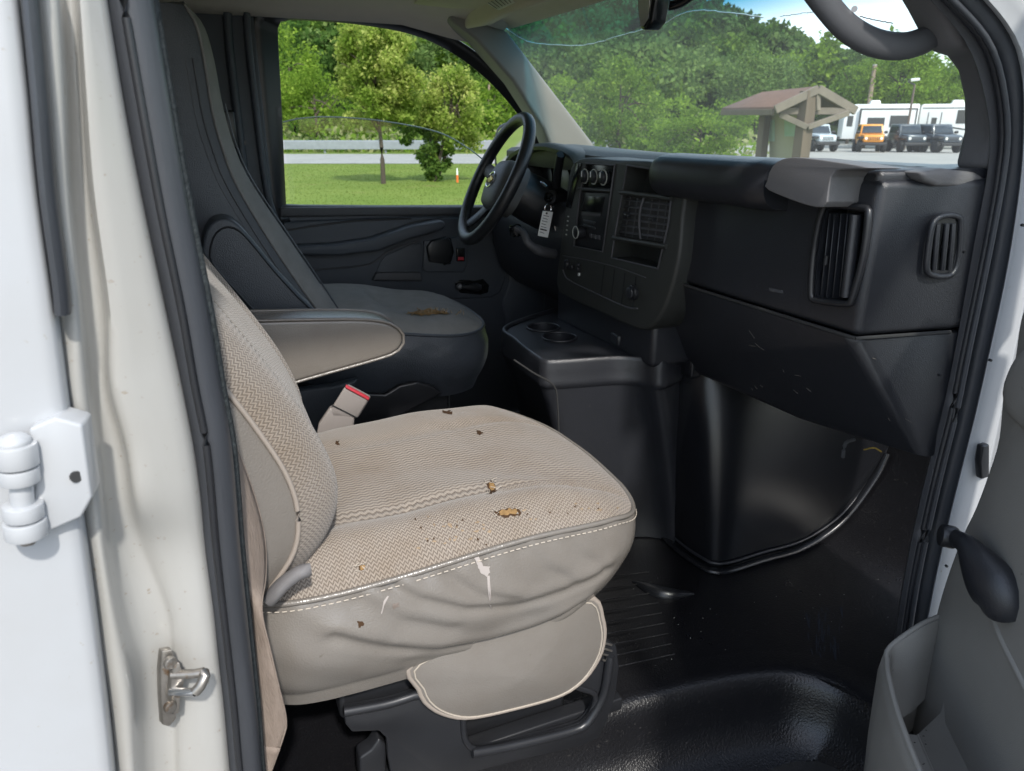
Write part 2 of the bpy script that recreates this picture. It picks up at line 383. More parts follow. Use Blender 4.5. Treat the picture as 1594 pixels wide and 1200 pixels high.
# ================================================================== GROUND, ROAD, HILL
FZ = .54                                        # cab floor height
gm = mat('lawn_grass', (.125, .185, .034), .95, col2=(.185, .235, .055), vscale=.45, bump=.15, bscale=30, spec=.1, dirt=((.17, .17, .055), .9, .62))
lawn = struct(mesh('lawn', [(-900, -300, 0), (900, -300, 0), (900, 900, 0), (-900, 900, 0)], [(0, 1, 2, 3)], gm, None, 0)); 
am = mat('pale_asphalt', (.33, .325, .31), .9, col2=(.27, .265, .255), vscale=.5, bump=.3, bscale=30, dirt=((.18, .175, .17), 1.5, .6))
A0, B0 = P(450, 255, Z=0), P(740, 255, Z=0); rd = (B0-A0).normalized(); rn = V((-rd.y, rd.x, 0))
if rn.y < 0: rn = -rn
def strip(name, w0, w1, z, m, l0=-130, l1=140):
    return mesh(name, [A0+rd*l0+rn*w0+V((0, 0, z)), A0+rd*l1+rn*w0+V((0, 0, z)), A0+rd*l1+rn*w1+V((0, 0, z)), A0+rd*l0+rn*w1+V((0, 0, z))], [(0, 1, 2, 3)], m, None, 0)
struct(strip('road', 0, 13.5, .012, am, -130, 30))
lm_ = mat('road_paint', (.72, .71, .66), .7, var=.3, vscale=3)
for w0 in (1.2, 12.2):
    o = strip('edge_line', w0, w0+.15, .017, lm_, -130, 30); struct(o)
lotm = mat('lot_asphalt', (.36, .345, .31), .9, col2=(.28, .27, .25), vscale=.3, bump=.3, bscale=20)
struct(mesh('parking_lot', [V((20, 16, .02)), V((75, -12, .02)), V((150, 40, .02)), V((70, 75, .02)), V((33, 45, .02)), V((25, 30, .02))], [(0, 1, 2, 3, 4, 5)], lotm, None, 0))

bounce_mat = mat('bounce_asphalt', (.215, .21, .20), .9, col2=(.165, .16, .155), vscale=2, bump=.5, bscale=60)
struct(mesh('bounce_paving', [V((-60, -60, .006)), V((19, -60, .006)), V((19, 4.2, .006)), V((-60, 4.2, .006))], [(0, 1, 2, 3)], bounce_mat, None, 0))  # unseen paving added under van and camera for neutral bounce light

AZT = [(-20, .30), (20, .27), (27, .235), (32.1, .195), (36, .163), (39.9, .136), (42.2, .112), (44.7, .088), (46.7, .079), (49, .070), (52.5, .048), (58, .03), (80, .02)]
def skyl(az):
    if az <= AZT[0][0]: return AZT[0][1]
    for (a, u), (b, v) in zip(AZT, AZT[1:]):
        if az <= b: return u+(v-u)*(az-a)/(b-a)
    return AZT[-1][1]
def ground_h(x, y):
    d = math.hypot(x, y); az = math.degrees(math.atan2(x, y))
    top = max(0, skyl(az)*245-13)
    return top*smoothstep(0, 1, (d-85)/165)
hm = mat('hill_soil', (.035, .055, .018), .95, var=.3, vscale=.1, spec=.1)
rows = []
for i in range(26):
    d = 80+i*9
    rows.append([V((math.sin(R(a))*d, math.cos(R(a))*d, ground_h(math.sin(R(a))*d, math.cos(R(a))*d)-.3)) for a in range(-20, 81, 2)])
struct(grid('hill', rows, hm))

# ================================================================== VAN SHELL
van = thing('cargo_van', 'white cargo van shell around the open passenger doorway, with black door seals and windshield', 'van', (.4, 1.5, 0))
# --- door pillar behind the doorway (white, grooved)
rowsY = [-40, 0, 150, 300, 480, 600, 700, 780, 850, 950, 1030, 1100, 1200, 1260]
cols = {  # pixel x of each profile line at those rows
 'a': [26, 30, 45, 59, 84, 102, 116, 124, 134, 147, 157, 167, 178, 186],
 'b': [60, 65, 80, 93, 112, 112, 132, 142, 151, 165, 175, 186, 196, 202],
 'c': [86, 92, 100, 107, 124, 134, 146, 156, 163, 180, 196, 206, 212, 218],
 'd': [91, 97, 108, 113, 132, 142, 160, 168, 176, 198, 220, 226, 230, 234],
 'e': [111, 117, 126, 137, 160, 164, 190, 200, 218, 258, 266, 270, 272, 276],
 'f': [117, 123, 133, 144, 168, 174, 199, 212, 232, 267, 274, 278, 280, 284],
 'g': [140, 145, 165, 186, 215, 232, 255, 265, 280, 302, 312, 318, 325, 330],
 'h': [162, 168, 192, 220, 258, 284, 303, 314, 321, 334, 342, 350, 359, 366]}
deps = {'a': [.688]*14, 'b': [.676]*14, 'c': [.679]*14, 'd': [.716]*14, 'e': [.720]*14, 'f': [.694]*14, 'g': [.704]*14, 'h': [.716]*14}
for i, k in enumerate(rowsY):   # lower down the groove opens into a broad recess that holds the striker
    if k >= 850: deps['d'][i] = .722; deps['e'][i] = .732; deps['f'][i] = .722; deps['g'][i] = .716; deps['h'][i] = .722
rows = []
for i, py in enumerate(rowsY):
    r = [P(cols['a'][i], py, Y=.76)]
    for k in 'abcdefgh': r.append(P(cols[k][i], py, Y=deps[k][i]))
    r.append(P(cols['h'][i]+3, py, Y=.78)); rows.append(r)
# refine smoothly in both directions
rows = [list(c) for c in zip(*[spl(list(c), 60) for c in zip(*rows)])]
fine = []
for r in rows:
    q = []
    for a, b in zip(r, r[1:]):
        for k in range(3): q.append(a.lerp(b, k/3))
    q.append(r[-1]); fine.append(q)
for _ in range(1):
    fine = [[r[0]]+[(r[j-1]+r[j]*2+r[j+1])/4 for j in range(1, len(r)-1)]+[r[-1]] for r in fine]
pil = grid('door_pillar', fine, 'jamb', van)
# solid core behind the pillar skin and lower body
prism('pillar_core', [(-.30, .70, .3), (-.19, .70, .3), (-.16, .77, .3), (-.16, .80, .3), (-.30, .80, .3)], (0, 0, 1.6), 'white', van, .003)
# --- rubber door seal round the rear edge of the opening
sx = [(196, -60), (200, 0), (253, 300), (290, 480), (311, 600), (330, 700), (344, 850), (355, 950), (372, 1100), (381, 1200), (392, 1300)]
sp_ = spl([P(x, y, Y=.742) for x, y in sx], 70)
ds = tube('door_seal', sp_, .0195, 'seal', van, 14, ref=(0, 1, 0))
rib = spl([P(x-8, y, Y=.718) for x, y in sx], 70); tube('seal_ridge', rib, .0035, 'blk2', ds, 8)
rib = spl([P(x-25+i*.5, y, Y=.738) for i, (x, y) in enumerate(sx)], 70); tube('seal_lip', rib, .006, 'blk2', ds, 8)
wv = mat('woven_trim', (.060, .068, .070), .9, bump=.9, bscale=260, var=.6, vscale=160, spec=.1)
rib = spl([P(x+31-i*1.1, y, Y=.768) for i, (x, y) in enumerate(sx)], 90); tube('seal_trim', rib, .009, wv, ds, 8, ref=(0, 1, 0))
# --- striker
stk = P(262, 1065, Y=.716)
pl = [P(x, y, Y=.712) for x, y in ((246, 1008), (262, 1005), (269, 1030), (278, 1048), (271, 1066), (269, 1112), (258, 1125), (247, 1122), (244, 1080), (243, 1040))]
sk = prism('striker_plate', pl, (.004, -.008, 0), 'steel', van, .0015, 2)
pl2 = [p+V((.006, -.010, 0)) for p in [P(x, y, Y=.712) for x, y in ((254, 1022), (264, 1020), (272, 1048), (266, 1070), (264, 1098), (254, 1102), (250, 1060))]]
prism('striker_bracket', pl2, (.004, -.006, 0), 'steel', sk, .0015, 2)
for yy in (1029, 1098):
    c_ = P(262, yy, Y=.697); cyl('screw', c_, c_+V((.003, -.006, 0)), .0065, 'steel', sk, 14, bevel=.0015)
lp = [P(268, 1050, Y=.700), P(300, 1049, Y=.692), P(317, 1046, Y=.688), P(319, 1052, Y=.683), P(312, 1068, Y=.680), P(304, 1077, Y=.680), P(285, 1077, Y=.688), P(266, 1077, Y=.697)]
tube('striker_loop', [lp[0], lp[1], lp[2]], .0048, 'steel', sk, 12, ref=(0, 1, 0))
tube('striker_loop', [lp[2], lp[3], lp[4], lp[5]], .0055, 'steel', sk, 12, ref=(0, 1, 0))
tube('striker_loop', [lp[5], lp[6], lp[7]], .0045, 'chrome', sk, 12, ref=(0, 1, 0))

# --- front hinge pillar with seal (right of the doorway)
rx = [-60, 0, 60, 120, 200, 270, 360, 450, 560, 640, 720, 800, 900, 1000, 1090, 1160]
ri = [1385, 1448, 1500, 1526, 1541, 1537, 1520, 1504, 1484, 1467, 1447, 1428, 1408, 1393, 1382, 1374]   # inner trim edge
rm = [1415, 1480, 1533, 1556, 1566, 1560, 1544, 1526, 1503, 1487, 1467, 1448, 1427, 1411, 1398, 1390]   # groove
ro = [1462, 1532, 1576, 1592, 1594, 1590, 1578, 1562, 1538, 1520, 1500, 1480, 1457, 1438, 1424, 1414]   # seal outer edge
rw = [1560, 1610, 1640, 1650, 1645, 1632, 1615, 1600, 1578, 1560, 1543, 1525, 1500, 1474, 1460, 1450]   # white edge
def col(xs, Y): return spl([P(x, y, Y=Y) for x, y in zip(xs, rx)], 60)
hp = grid('front_pillar_jamb', [list(r) for r in zip(col([x-6 for x in ro], .74), col(ro, .716), col([x+7 for x in ro], .711), col([(a+b)/2 for a, b in zip(ro, rw)], .708), col([x-4 for x in rw], .700), col(rw, .704), col([x+30 for x in rw], .76))], 'white', van)
mid = [(a+b)/2 for a, b in zip(rm, ro)]
fs_ = tube('front_door_seal', col(mid, .738), .0155, 'seal', van, 14, ref=(0, 1, 0))
tube('seal_lip', col([x+3 for x in rm], .728), .004, 'seal', fs_, 8)
tube('seal_ridge', col([x-5 for x in rm], .738), .005, 'blk', fs_, 8)
grid('kick_trim', [list(r) for r in zip(col([x-1 for x in rm], .742), col([(a+b)/2 for a, b in zip(ri, rm)], .746), col(ri, .748), col([x-2 for x in ri], .80))], 'dgrey', van)
# small plugs and dents on the jamb
for x, y in ((1500, 392), (1461, 583), (1590, 350), (1540, 560), (1472, 880)):
    c_ = P(x, y, Y=.722 if x in (1500, 1461) else .700); cyl('clip', c_, c_+V((-.001, -.004, 0)), .0022, 'blk2', van, 10)
lt = [P(x, y, Y=.705) for x, y in ((1520, 690), (1530, 687), (1530, 738), (1518, 742), (1516, 715))]
prism('hinge_cover', lt, (0, -.012, 0), 'blk2', van, .003)
# --- passenger-side windshield pillar trim and grab handle
inn = [(1310, -90), (1372, -40), (1408, 20), (1440, 80), (1468, 89), (1486, 112), (1496, 155), (1496, 205), (1482, 262)]
outr = [(1556, 276), (1560, 205), (1548, 130), (1520, 55), (1472, -8), (1412, -75)]
prism('windshield_pillar_trim', [P(x, y, Y=.815) for x, y in inn+outr], (0, -.055, 0), 'mgrey', van, .012, 4)
hnd = [(1238, -60), (1282, 2), (1318, 42), (1360, 66), (1404, 72), (1444, 60), (1462, 42)]
tube('grab_handle', spl([P(x, y, Y=.80) for x, y in hnd], 40), .0125, 'dgrey', van, 14, ref=(0, 1, 0), r2=.018)
cyl('handle_screw', P(1330, 14, Y=.80), P(1330, 14, Y=.79), .004, 'chrome', van, 10)

# --- floor, toe board, step well
FL = lambda x, y: P(x, y, Z=FZ)
lip = [V((-.40, .93, FZ)), V((0, .925, FZ)), FL(800, 1150), FL(930, 1112), FL(1000, 1090), FL(1100, 1066), FL(1180, 1053), FL(1240, 1052), FL(1300, 1068), FL(1340, 1094)]
lip.append(lip[-1]+V((.004, -.12, 0)))
lip = spl(lip, 90)
prof = [(-.07, .002), (-.03, .004), (-.012, .003), (0, -.004), (.008, -.018), (.014, -.04), (.022, -.075), (.038, -.105), (.07, -.125), (.12, -.135)]
rows = []
for i, p in enumerate(lip):
    T = (lip[min(i+1, len(lip)-1)]-lip[max(i-1, 0)]).normalized(); n_ = V((T.y, -T.x, 0))
    if n_.y > 0 and abs(n_.y) > .5: n_ = -n_
    if i > 45 and n_.x > 0 and abs(n_.x) > .5: n_ = -n_
    rows.append([p+n_*o+V((0, 0, z)) for o, z in prof])
fl = grid('step_edge', rows, 'floor', van)
toe = [P(1120, 890, Y=1.19), P(1250, 850, Y=1.19), P(1310, 808, Y=1.19), P(1360, 742, Y=1.19), P(1378, 705, Y=1.19)]
fx = [(-.9, FZ), (toe[0].x-.02, FZ), (toe[1].x, toe[1].z), (toe[2].x, toe[2].z), (toe[3].x, toe[3].z), (toe[4].x, toe[4].z), (toe[4].x+.10, toe[4].z+.35)]
prof2 = spl([V((x, 0, z)) for x, z in fx], 60)
ylip = lambda x: .985 if x < .95 else .745
rows = []
for q in prof2:
    near_ = [p.y for p in lip if abs(p.x-q.x) < .02]; y0 = (max(near_)+.022) if near_ and q.x < lip[-1].x-.004 else (.955 if q.x < .5 else .742)
    rows.append([V((q.x, y0+(2.34-y0)*t/20, q.z)) for t in range(21)])
floor_o = grid('cab_floor', rows, 'floor', van)
pan = grid('step_pan', [[V((x, y, FZ-.135+.02*smoothstep(.78, .66, y)-.012*math.sin(x*4))) for y in (.60, .64, .68, .72, .76, .80, .84, .90)] for x in [-.4+.08*i for i in range(19)]], 'floor2', van)
rbox('sill', (-.4, .585, .30), (1.05, .625, FZ-.06), 'white', van, .01)
for k in range(9):     # ribs moulded in the mat
    a = P(890+k*7, 905+k*17, Z=FZ+.004); b = P(1010+k*5, 890+k*16, Z=FZ+.004)
    tube('floor_rib', [a, a.lerp(b, .5), b], .0016, 'floor', floor_o, 6)
bf = bvh_of(floor_o)
for i in range(34):
    x = random.gauss(1283, 16); y = random.uniform(945, 1018); l = random.uniform(6, 26); w = random.uniform(.5, 1.6); dx = random.gauss(1, 2.5)
    decal('scuff_mark', [(x-w, y), (x+w, y-1), (x+dx+w*.6, y+l), (x+dx-w*.6, y+l)], bf, 'scuff', floor_o, .0015, .4)
for i in range(90):
    x = random.uniform(940, 1390); y = random.uniform(900, 1060); w = random.uniform(.35, .9)
    decal('grit', [(x-w, y), (x, y-w*.7), (x+w, y), (x, y+w*.7)], bf, 'dial' if i % 4 == 0 else 'dgrey', floor_o, .0016, .2)
# cushioned vinyl bulges where the mat turns up beside the engine cover
tube('mat_bulge', spl([P(1330, 862, Z=FZ+.01), P(1370, 855, Z=FZ+.02), P(1405, 825, Z=FZ+.03), P(1420, 780, Z=FZ+.05)], 14), [.004+.018*math.sin(math.pi*i/13) for i in range(14)], 'smooth', van, 10)
tube('mat_bulge', spl([P(985, 905, Z=FZ), P(1030, 925, Z=FZ), P(1080, 925, Z=FZ)], 14), [.004+.016*math.sin(math.pi*i/13) for i in range(14)], 'smooth', van, 10)
# firewall, added rear light block, roof, far side
rbox('firewall', (1.62, .62, .3), (1.66, 2.44, 1.44), 'blk', van, .004)
rbox('rear_light_block', (-.92, .72, .3), (-.88, 2.40, 2.0), 'navy', van, .004)  # added dark panel behind the seats that keeps sky light out
rbox('roof', (-1.2, .70, 1.985), (.86, 2.36, 2.05), 'white', van, .02)
rows = []
for i in range(14):
    x = -1.0+i*(1.93/13); dz = -.055*smoothstep(.60, .93, x)
    rows.append([V((x, y, z+dz)) for y, z in ((.745, 1.885), (.77, 1.90), (.85, 1.912), (1.1, 1.925), (1.53, 1.93), (1.95, 1.925), (2.2, 1.905), (2.27, 1.885), (2.31, 1.868), (2.33, 1.845))])
head = grid('headliner', rows, 'head', van, thick=.012)
# near roof rail above the doorway
rbox('roof_rail', (-1.0, .705, 1.87), (.84, .76, 1.99), 'white', van, .012)
# far side: wall trim behind the driver's door and pillar mouldings
rbox('far_wall_trim', (-.95, 2.33, .5), (P(426, 320, Y=2.33).x, 2.37, 1.90), 'navy', van, .006)
for px, w in ((362, .012), (392, .010)):
    tube('pillar_moulding', spl([P(px-8, 20, Y=2.325), P(px-6, 60, Y=2.325), P(px+4, 150, Y=2.325), P(px+22, 290, Y=2.325), P(px+38, 345, Y=2.325)], 24), w, 'navy', van, 8, ref=(0, 1, 0))
bg_ = rbox('belt_guide', tuple(P(349, 232, Y=2.30)), tuple(P(364, 172, Y=2.33)), 'blk2', van, .006)
for y in (222, 292): cyl('trim_screw', P(380 if y < 250 else 398, y, Y=2.327), P(380 if y < 250 else 398, y, Y=2.318), .007, 'blk2', van, 12)
# far window surround (frame of driver's door opening)
win_out = [(452, 345), (424, 330), (398, 150), (386, 40), (392, 22), (440, 18), (560, 22), (660, 38), (740, 80), (800, 140), (850, 205), (880, 262)]
win_in = [(446, 322), (444, 320), (436, 150), (431, 45), (438, 32), (470, 30), (560, 37), (650, 55), (718, 90), (776, 140), (822, 200), (850, 262)]
rows = [[P(x, y, Y=2.335) for x, y in win_out], [P(x*.5+u*.5, y*.5+v*.5, Y=2.345) for (x, y), (u, v) in zip(win_out, win_in)], [P(x, y, Y=2.36) for x, y in win_in], [P(x, y, Y=2.40) for x, y in win_in]]
rows = [spl(r, 60) for r in rows]
grid('far_door_frame', rows, 'blk2', van, thick=.006)
# far windshield pillar trim (sunlit beige grey)
fp = [(700, 10), (770, 42), (790, 48), (845, 120), (925, 224), (926, 240), (862, 240), (846, 200), (800, 128), (742, 62), (700, 30)]
prism('windshield_pillar_trim', [P(x, y, Y=2.24) for x, y in fp], (0, .09, 0), 'pillar', van, .012, 4)
# header above the windshield
hx = .945
hdr = [P(776, 40, Y=2.23)]
rows = []
for t in range(12):
    y = 2.25-(2.25-.78)*t/11
    rows.append([V((hx-.30, y, 1.888)), V((hx-.10, y, 1.868)), V((hx-.03, y, 1.85)), V((hx, y, 1.838)), V((hx+.03, y, 1.845)), V((hx+.03, y, 1.95))])
grid('windshield_header', rows, 'head', van, thick=.008)
vis = thing('sun_visor', 'beige sun visor with rounded corner folded against headliner above the windshield', 'visor', tuple(P(760, 15, Y=2.0)))
vp = [(689, -20), (688, 20), (700, 38), (722, 46), (745, 42), (775, 26), (880, -8), (880, -40)]
prism('visor_pad', [P(x, y, X=.80) for x, y in vp], (.05, 0, .012), 'head', vis, .012, 4)
lb = [(752, 2), (790, -8), (800, 4), (775, 16)]
vl = prism('visor_label', [P(x, y, X=.797) for x, y in lb], (.004, 0, 0), 'tag', vis, .001)
for k in range(6):
    a = P(757+k*6, 2-k*1.5, X=.795); b = P(773+k*4.5, 13-k*1.8, X=.795); tube('label_print', [a, b], .0007, 'ink', vl, 5)
# --- windshield glass with its crack
def wsx(z, y): return 1.30-(z-1.46)/1.03*1.0+.10*(1-((y-1.53)/.78)**2)
rows = [[V((wsx(z, y), y, z)) for y in [.76+(2.30-.76)*j/24 for j in range(25)]] for z in [1.42+.46*i/14 for i in range(15)]]
ws = grid('windshield', rows, 'wind', van)
bw = bvh_of(ws)
def crackline(pts, r, m='crack'):
    q = spl([V((x, y, 0)) for x, y in pts], 50); h = [hit(v.x+random.uniform(-1, 1), v.y+random.uniform(-.7, .7), bw, .002) for v in q]; h = [a for a in h if a is not None]
    if len(h) > 2: tube('crack', h, r, m, ws, 5)
crackline([(786, 40), (800, 52), (830, 66), (880, 70), (920, 68), (965, 55), (1000, 46), (1030, 38), (1060, 22), (1085, 15), (1130, 18), (1190, 26)], .0013)
crackline([(1215, 24), (1245, 20), (1276, 16)], .0008)
crackline([(1340, 24), (1365, 30), (1392, 35)], .0008, 'ink')
# rear-view mirror
mir = thing('rear_view_mirror', 'black rear-view mirror hanging at the top of the windshield', 'mirror', tuple(P(1005, 20, X=.84)))
prism('mirror_housing', [P(x, y, X=.83) for x, y in ((990, -40), (992, 20), (996, 46), (1004, 47), (1014, 34), (1020, 0), (1022, -40))], (.035, 0, 0), 'gloss', mir, .006)
prism('mirror_glass', [P(x, y, X=.829) for x, y in ((994, -36), (995, 18), (998, 40), (1003, 40), (1009, 30), (1012, 0), (1013, -36))], (-.001, 0, 0), 'mirror', mir, 0)
tube('mirror_arm', spl([P(1012, -10, X=.86), P(1035, 8, X=.88), P(1060, 4, X=.90), P(1080, -10, X=.91)], 12), .009, 'gloss', mir, 10)

# ================================================================== SIDE CARGO DOOR (left edge)
cd = thing('cargo_side_door', 'closed white side cargo door with black rubber strip at the left edge', 'van door', (-.3, .66, .3))
ex = [(-40, 22), (0, 27), (150, 43), (300, 57), (480, 82), (600, 100), (612, 104), (650, 104), (815, 104), (830, 128), (950, 145), (1100, 164), (1200, 175), (1280, 182)]
ex = [(-40, 22), (0, 27), (150, 43), (300, 57), (480, 82), (600, 99), (700, 112), (815, 126), (850, 131), (950, 145), (1100, 164), (1200, 175), (1280, 182)]
rows = []
for py, px in ex:
    e = P(px, py, Y=.660); rows.append([V((e.x-.95, .655, e.z)), V((e.x-.5, .648, e.z)), V((e.x-.1, .651, e.z)), V((e.x-.012, .6535, e.z)), V((e.x-.003, .6555, e.z)), V((e.x, .661, e.z)), V((e.x+.0, .685, e.z))])
rows = [list(r) for r in zip(*[spl(list(c), 50) for c in zip(*rows)])]
grid('door_skin', rows, 'white', cd)
strp = spl([P(x, y, Y=.662) for x, y in ((46, -50), (48, 0), (62, 150), (75, 300), (94, 440), (98, 487))], 40)
tube('rubber_strip', strp, .0125, 'seal', cd, 12, ref=(0, 1, 0), r2=.006)
# hinge
hy = .648
hg = prism('hinge', [P(x, y, Y=.640) for x, y in ((44, 668), (86, 650), (104, 655), (128, 662), (143, 775), (126, 806), (66, 832), (60, 790), (50, 785), (54, 744), (48, 728))], (.004, .03, 0), 'white', cd, .006, 4)
def barrel(x0, y0, x1, y1, r, nm='hinge_knuckle', m='white', Y=.634): return cyl(nm, P(x0, y0, Y=Y), P(x1, y1, Y=Y), r, m, hg, 24, bevel=.0012)
barrel(22, 690, 27, 724, .0155); barrel(28, 727, 31, 750, .0145); barrel(35, 783, 38, 806, .0145); barrel(38, 809, 42, 834, .0155)
barrel(32, 744, 36, 790, .0085, 'hinge_pin', 'white'); barrel(42, 834, 44, 846, .006, 'hinge_pin', 'steel')
c_ = P(21, 688, Y=.634)
me_ = bmesh.new(); bmesh.ops.create_uvsphere(me_, u_segments=20, v_segments=10, radius=.0125)
for v in me_.verts: v.co = V((v.co.x, v.co.y, v.co.z*.6))+c_
frombm('pin_head', me_, 'white', hg)
hexa('hinge_leaf', [P(x, y, Y=.641) for x, y in ((25, 726), (62, 738), (64, 756), (30, 752))]+[P(x, y, Y=.652) for x, y in ((25, 726), (62, 738), (64, 756), (30, 752))], 'white', hg, .002)
hexa('hinge_leaf', [P(x, y, Y=.641) for x, y in ((34, 782), (64, 782), (66, 804), (38, 806))]+[P(x, y, Y=.652) for x, y in ((34, 782), (64, 782), (66, 804), (38, 806))], 'white', hg, .002)
c_ = P(118, 741, Y=.641); cyl('bolt_hole', c_, c_+V((.001, -.0022, 0)), .005, 'ink', hg, 12)
prism('hinge_gap', [P(x, y, Y=.652) for x, y in ((52, 672), (88, 656), (108, 664), (90, 676), (60, 688))], (0, .006, 0), 'ink', hg, .001)

# ================================================================== DRIVER'S DOOR (far side)
dd = thing('driver_door', 'charcoal driver door trim with pull handle, crank and half-lowered window', 'van door', (.65, 2.38, .5))
DY = 2.345
def D(x, y, dy=0): return P(x, y, Y=DY+dy)
prism('door_trim', [D(x, y) for x, y in ((420, 318), (470, 320), (600, 321), (862, 320), (880, 420), (880, 640), (470, 700), (440, 480))], (0, .05, 0), 'navy', dd, .01, 4)
prism('window_sill', [D(x, y, -.012) for x, y in ((436, 323), (600, 322), (845, 322), (845, 334), (600, 336), (436, 338))], (0, .03, 0), 'dgrey', dd, .006)
# raised lower panel with the rounded corner
prism('lower_panel', [D(x, y, -.012) for x, y in ((440, 470), (600, 469), (765, 464), (780, 455), (788, 430), (796, 345), (800, 338), (640, 337), (440, 345))], (0, .02, 0), 'navy', dd, .008, 4)
pull = [(450, 384), (520, 381), (580, 372), (640, 352), (690, 343), (695, 350), (690, 358), (640, 372), (590, 391), (530, 398), (455, 398)]
prism('pull_handle', [D(x, y, -.07) for x, y in pull], (0, .07, 0), 'navy', dd, .014, 4)
prism('pull_recess', [D(x, y, -.014) for x, y in ((640, 345), (690, 338), (650, 352), (600, 368), (590, 366))], (0, .004, 0), 'blk2', dd, .001)
tube('trim_groove', spl([D(x, y, -.014) for x, y in ((448, 358), (500, 350), (560, 343), (640, 340))], 20), .003, 'blk2', dd, 6)
tube('trim_groove', spl([D(x, y, -.014) for x, y in ((478, 420), (540, 416), (575, 411), (590, 402), (610, 388), (655, 374))], 24), .003, 'dgrey', dd, 6)
prism('map_recess', [D(x, y, -.016) for x, y in ((592, 408), (600, 398), (640, 380), (656, 378), (658, 436), (582, 436), (585, 425))], (0, .006, 0), 'navy', dd, .004)
prism('pocket_lip', [D(x, y, -.030) for x, y in ((586, 424), (656, 424), (658, 438), (580, 437))], (0, .02, 0), 'dgrey', dd, .005)
prism('latch_plate', [D(x, y, -.020) for x, y in ((660, 374), (728, 368), (728, 412), (722, 424), (664, 424), (658, 420))], (0, .01, 0), 'navy', dd, .005)
lh = prism('latch_handle', [D(x, y, -.034) for x, y in ((664, 384), (672, 374), (696, 368), (704, 376), (706, 400), (700, 412), (668, 408))], (0, .014, 0), 'blk2', dd, .008)
prism('latch_cup', [D(x, y, -.022) for x, y in ((690, 368), (702, 371), (707, 392), (702, 411), (690, 413), (697, 392))], (0, .004, 0), 'gloss', lh, .002)
lk = prism('lock_switch', [D(x, y, -.028) for x, y in ((711, 386), (724, 386), (724, 407), (711, 407))], (0, .01, 0), 'gloss', dd, .003)
prism('lock_mark', [D(x, y, -.0295) for x, y in ((713, 400), (722, 400), (722, 405), (713, 405))], (0, .002, 0), 'red', lk, .0005)
ck = prism('crank_recess', [D(x, y, -.014) for x, y in ((708, 440), (718, 435), (740, 437), (752, 434), (762, 444), (760, 455), (748, 459), (716, 456))], (0, .004, 0), 'gloss', dd, .004)
tube('crank_handle', spl([D(715, 446, -.03), D(730, 447, -.03), D(748, 447, -.024)], 8), [.008, .0085, .009, .011, .013, .014, .014, .010], 'blk2', dd, 10, ref=(0, 1, 0))
cyl('crank_knob', D(715, 446, -.016), D(715, 446, -.045), .012, 'blk2', dd, 16, bevel=.003)
prism('hinge_side_trim', [D(x, y, -.006) for x, y in ((800, 335), (862, 335), (848, 480), (838, 520), (790, 520), (782, 470), (792, 440))], (0, .02, 0), 'navy', dd, .01)
# window pane lowered about half way
pane = spl([P(x, y, Y=2.385) for x, y in ((440, 190), (470, 184), (520, 182), (600, 189), (680, 205), (725, 228), (760, 255), (800, 288), (830, 322))], 40)
low = [V((p.x, p.y, 1.20)) for p in pane]
gp = grid('window_pane', [pane, low], 'glass', dd)
tube('pane_edge', pane, .0022, 'edge', gp, 6)
# outside mirror on the driver's door
dm = thing('door_mirror', 'black door mirror outside the driver window, partly behind the steering wheel', 'mirror', tuple(P(795, 240, Y=2.55)))
mn = V((-.86, -.50, -.05)).normalized(); mo = P(800, 230, Y=2.56)
def MP(x, y, o=0): d = ray(x, y); q0 = mo+mn*o; return CAM+d*((q0-CAM).dot(mn)/d.dot(mn))
prism('mirror_shell', spl([MP(x, y) for x, y in ((770, 208), (778, 194), (800, 189), (835, 190), (836, 230), (835, 268), (800, 270), (773, 266), (768, 240))], 40, True), -mn*.08, 'blk', dm, .012)
prism('mirror_glass', spl([MP(x, y, .002) for x, y in ((774, 211), (781, 199), (802, 194), (831, 195), (832, 230), (831, 262), (800, 264), (777, 261), (773, 240))], 40, True), mn*.002, 'mirror', dm, 0)

# ================================================================== SEATS
def footprint(cx, cy, a, b, n=5.0, N=180, bow=.02):
    q = []
    for k in range(720):
        t = 2*math.pi*k/720; c, s = math.cos(t), math.sin(t)
        x = a*math.copysign(abs(c)**(2/n), c); y = b*math.copysign(abs(s)**(2/n), s)
        if x > 0: x += bow*(1-(y/b)**2)*(x/a)
        q.append(V((cx+x, cy+y, 0)))
    return spl(q[::6], N, True)
def crease(x, z, line, w):
    best = 9
    for (x0, z0), (x1, z1) in zip(line, line[1:]):
        dx, dz = x1-x0, z1-z0; l2 = dx*dx+dz*dz; t = min(1, max(0, ((x-x0)*dx+(z-z0)*dz)/l2))
        best = min(best, math.hypot(x-x0-dx*t, z-z0-dz*t))
    return math.exp(-(best/w)**2)

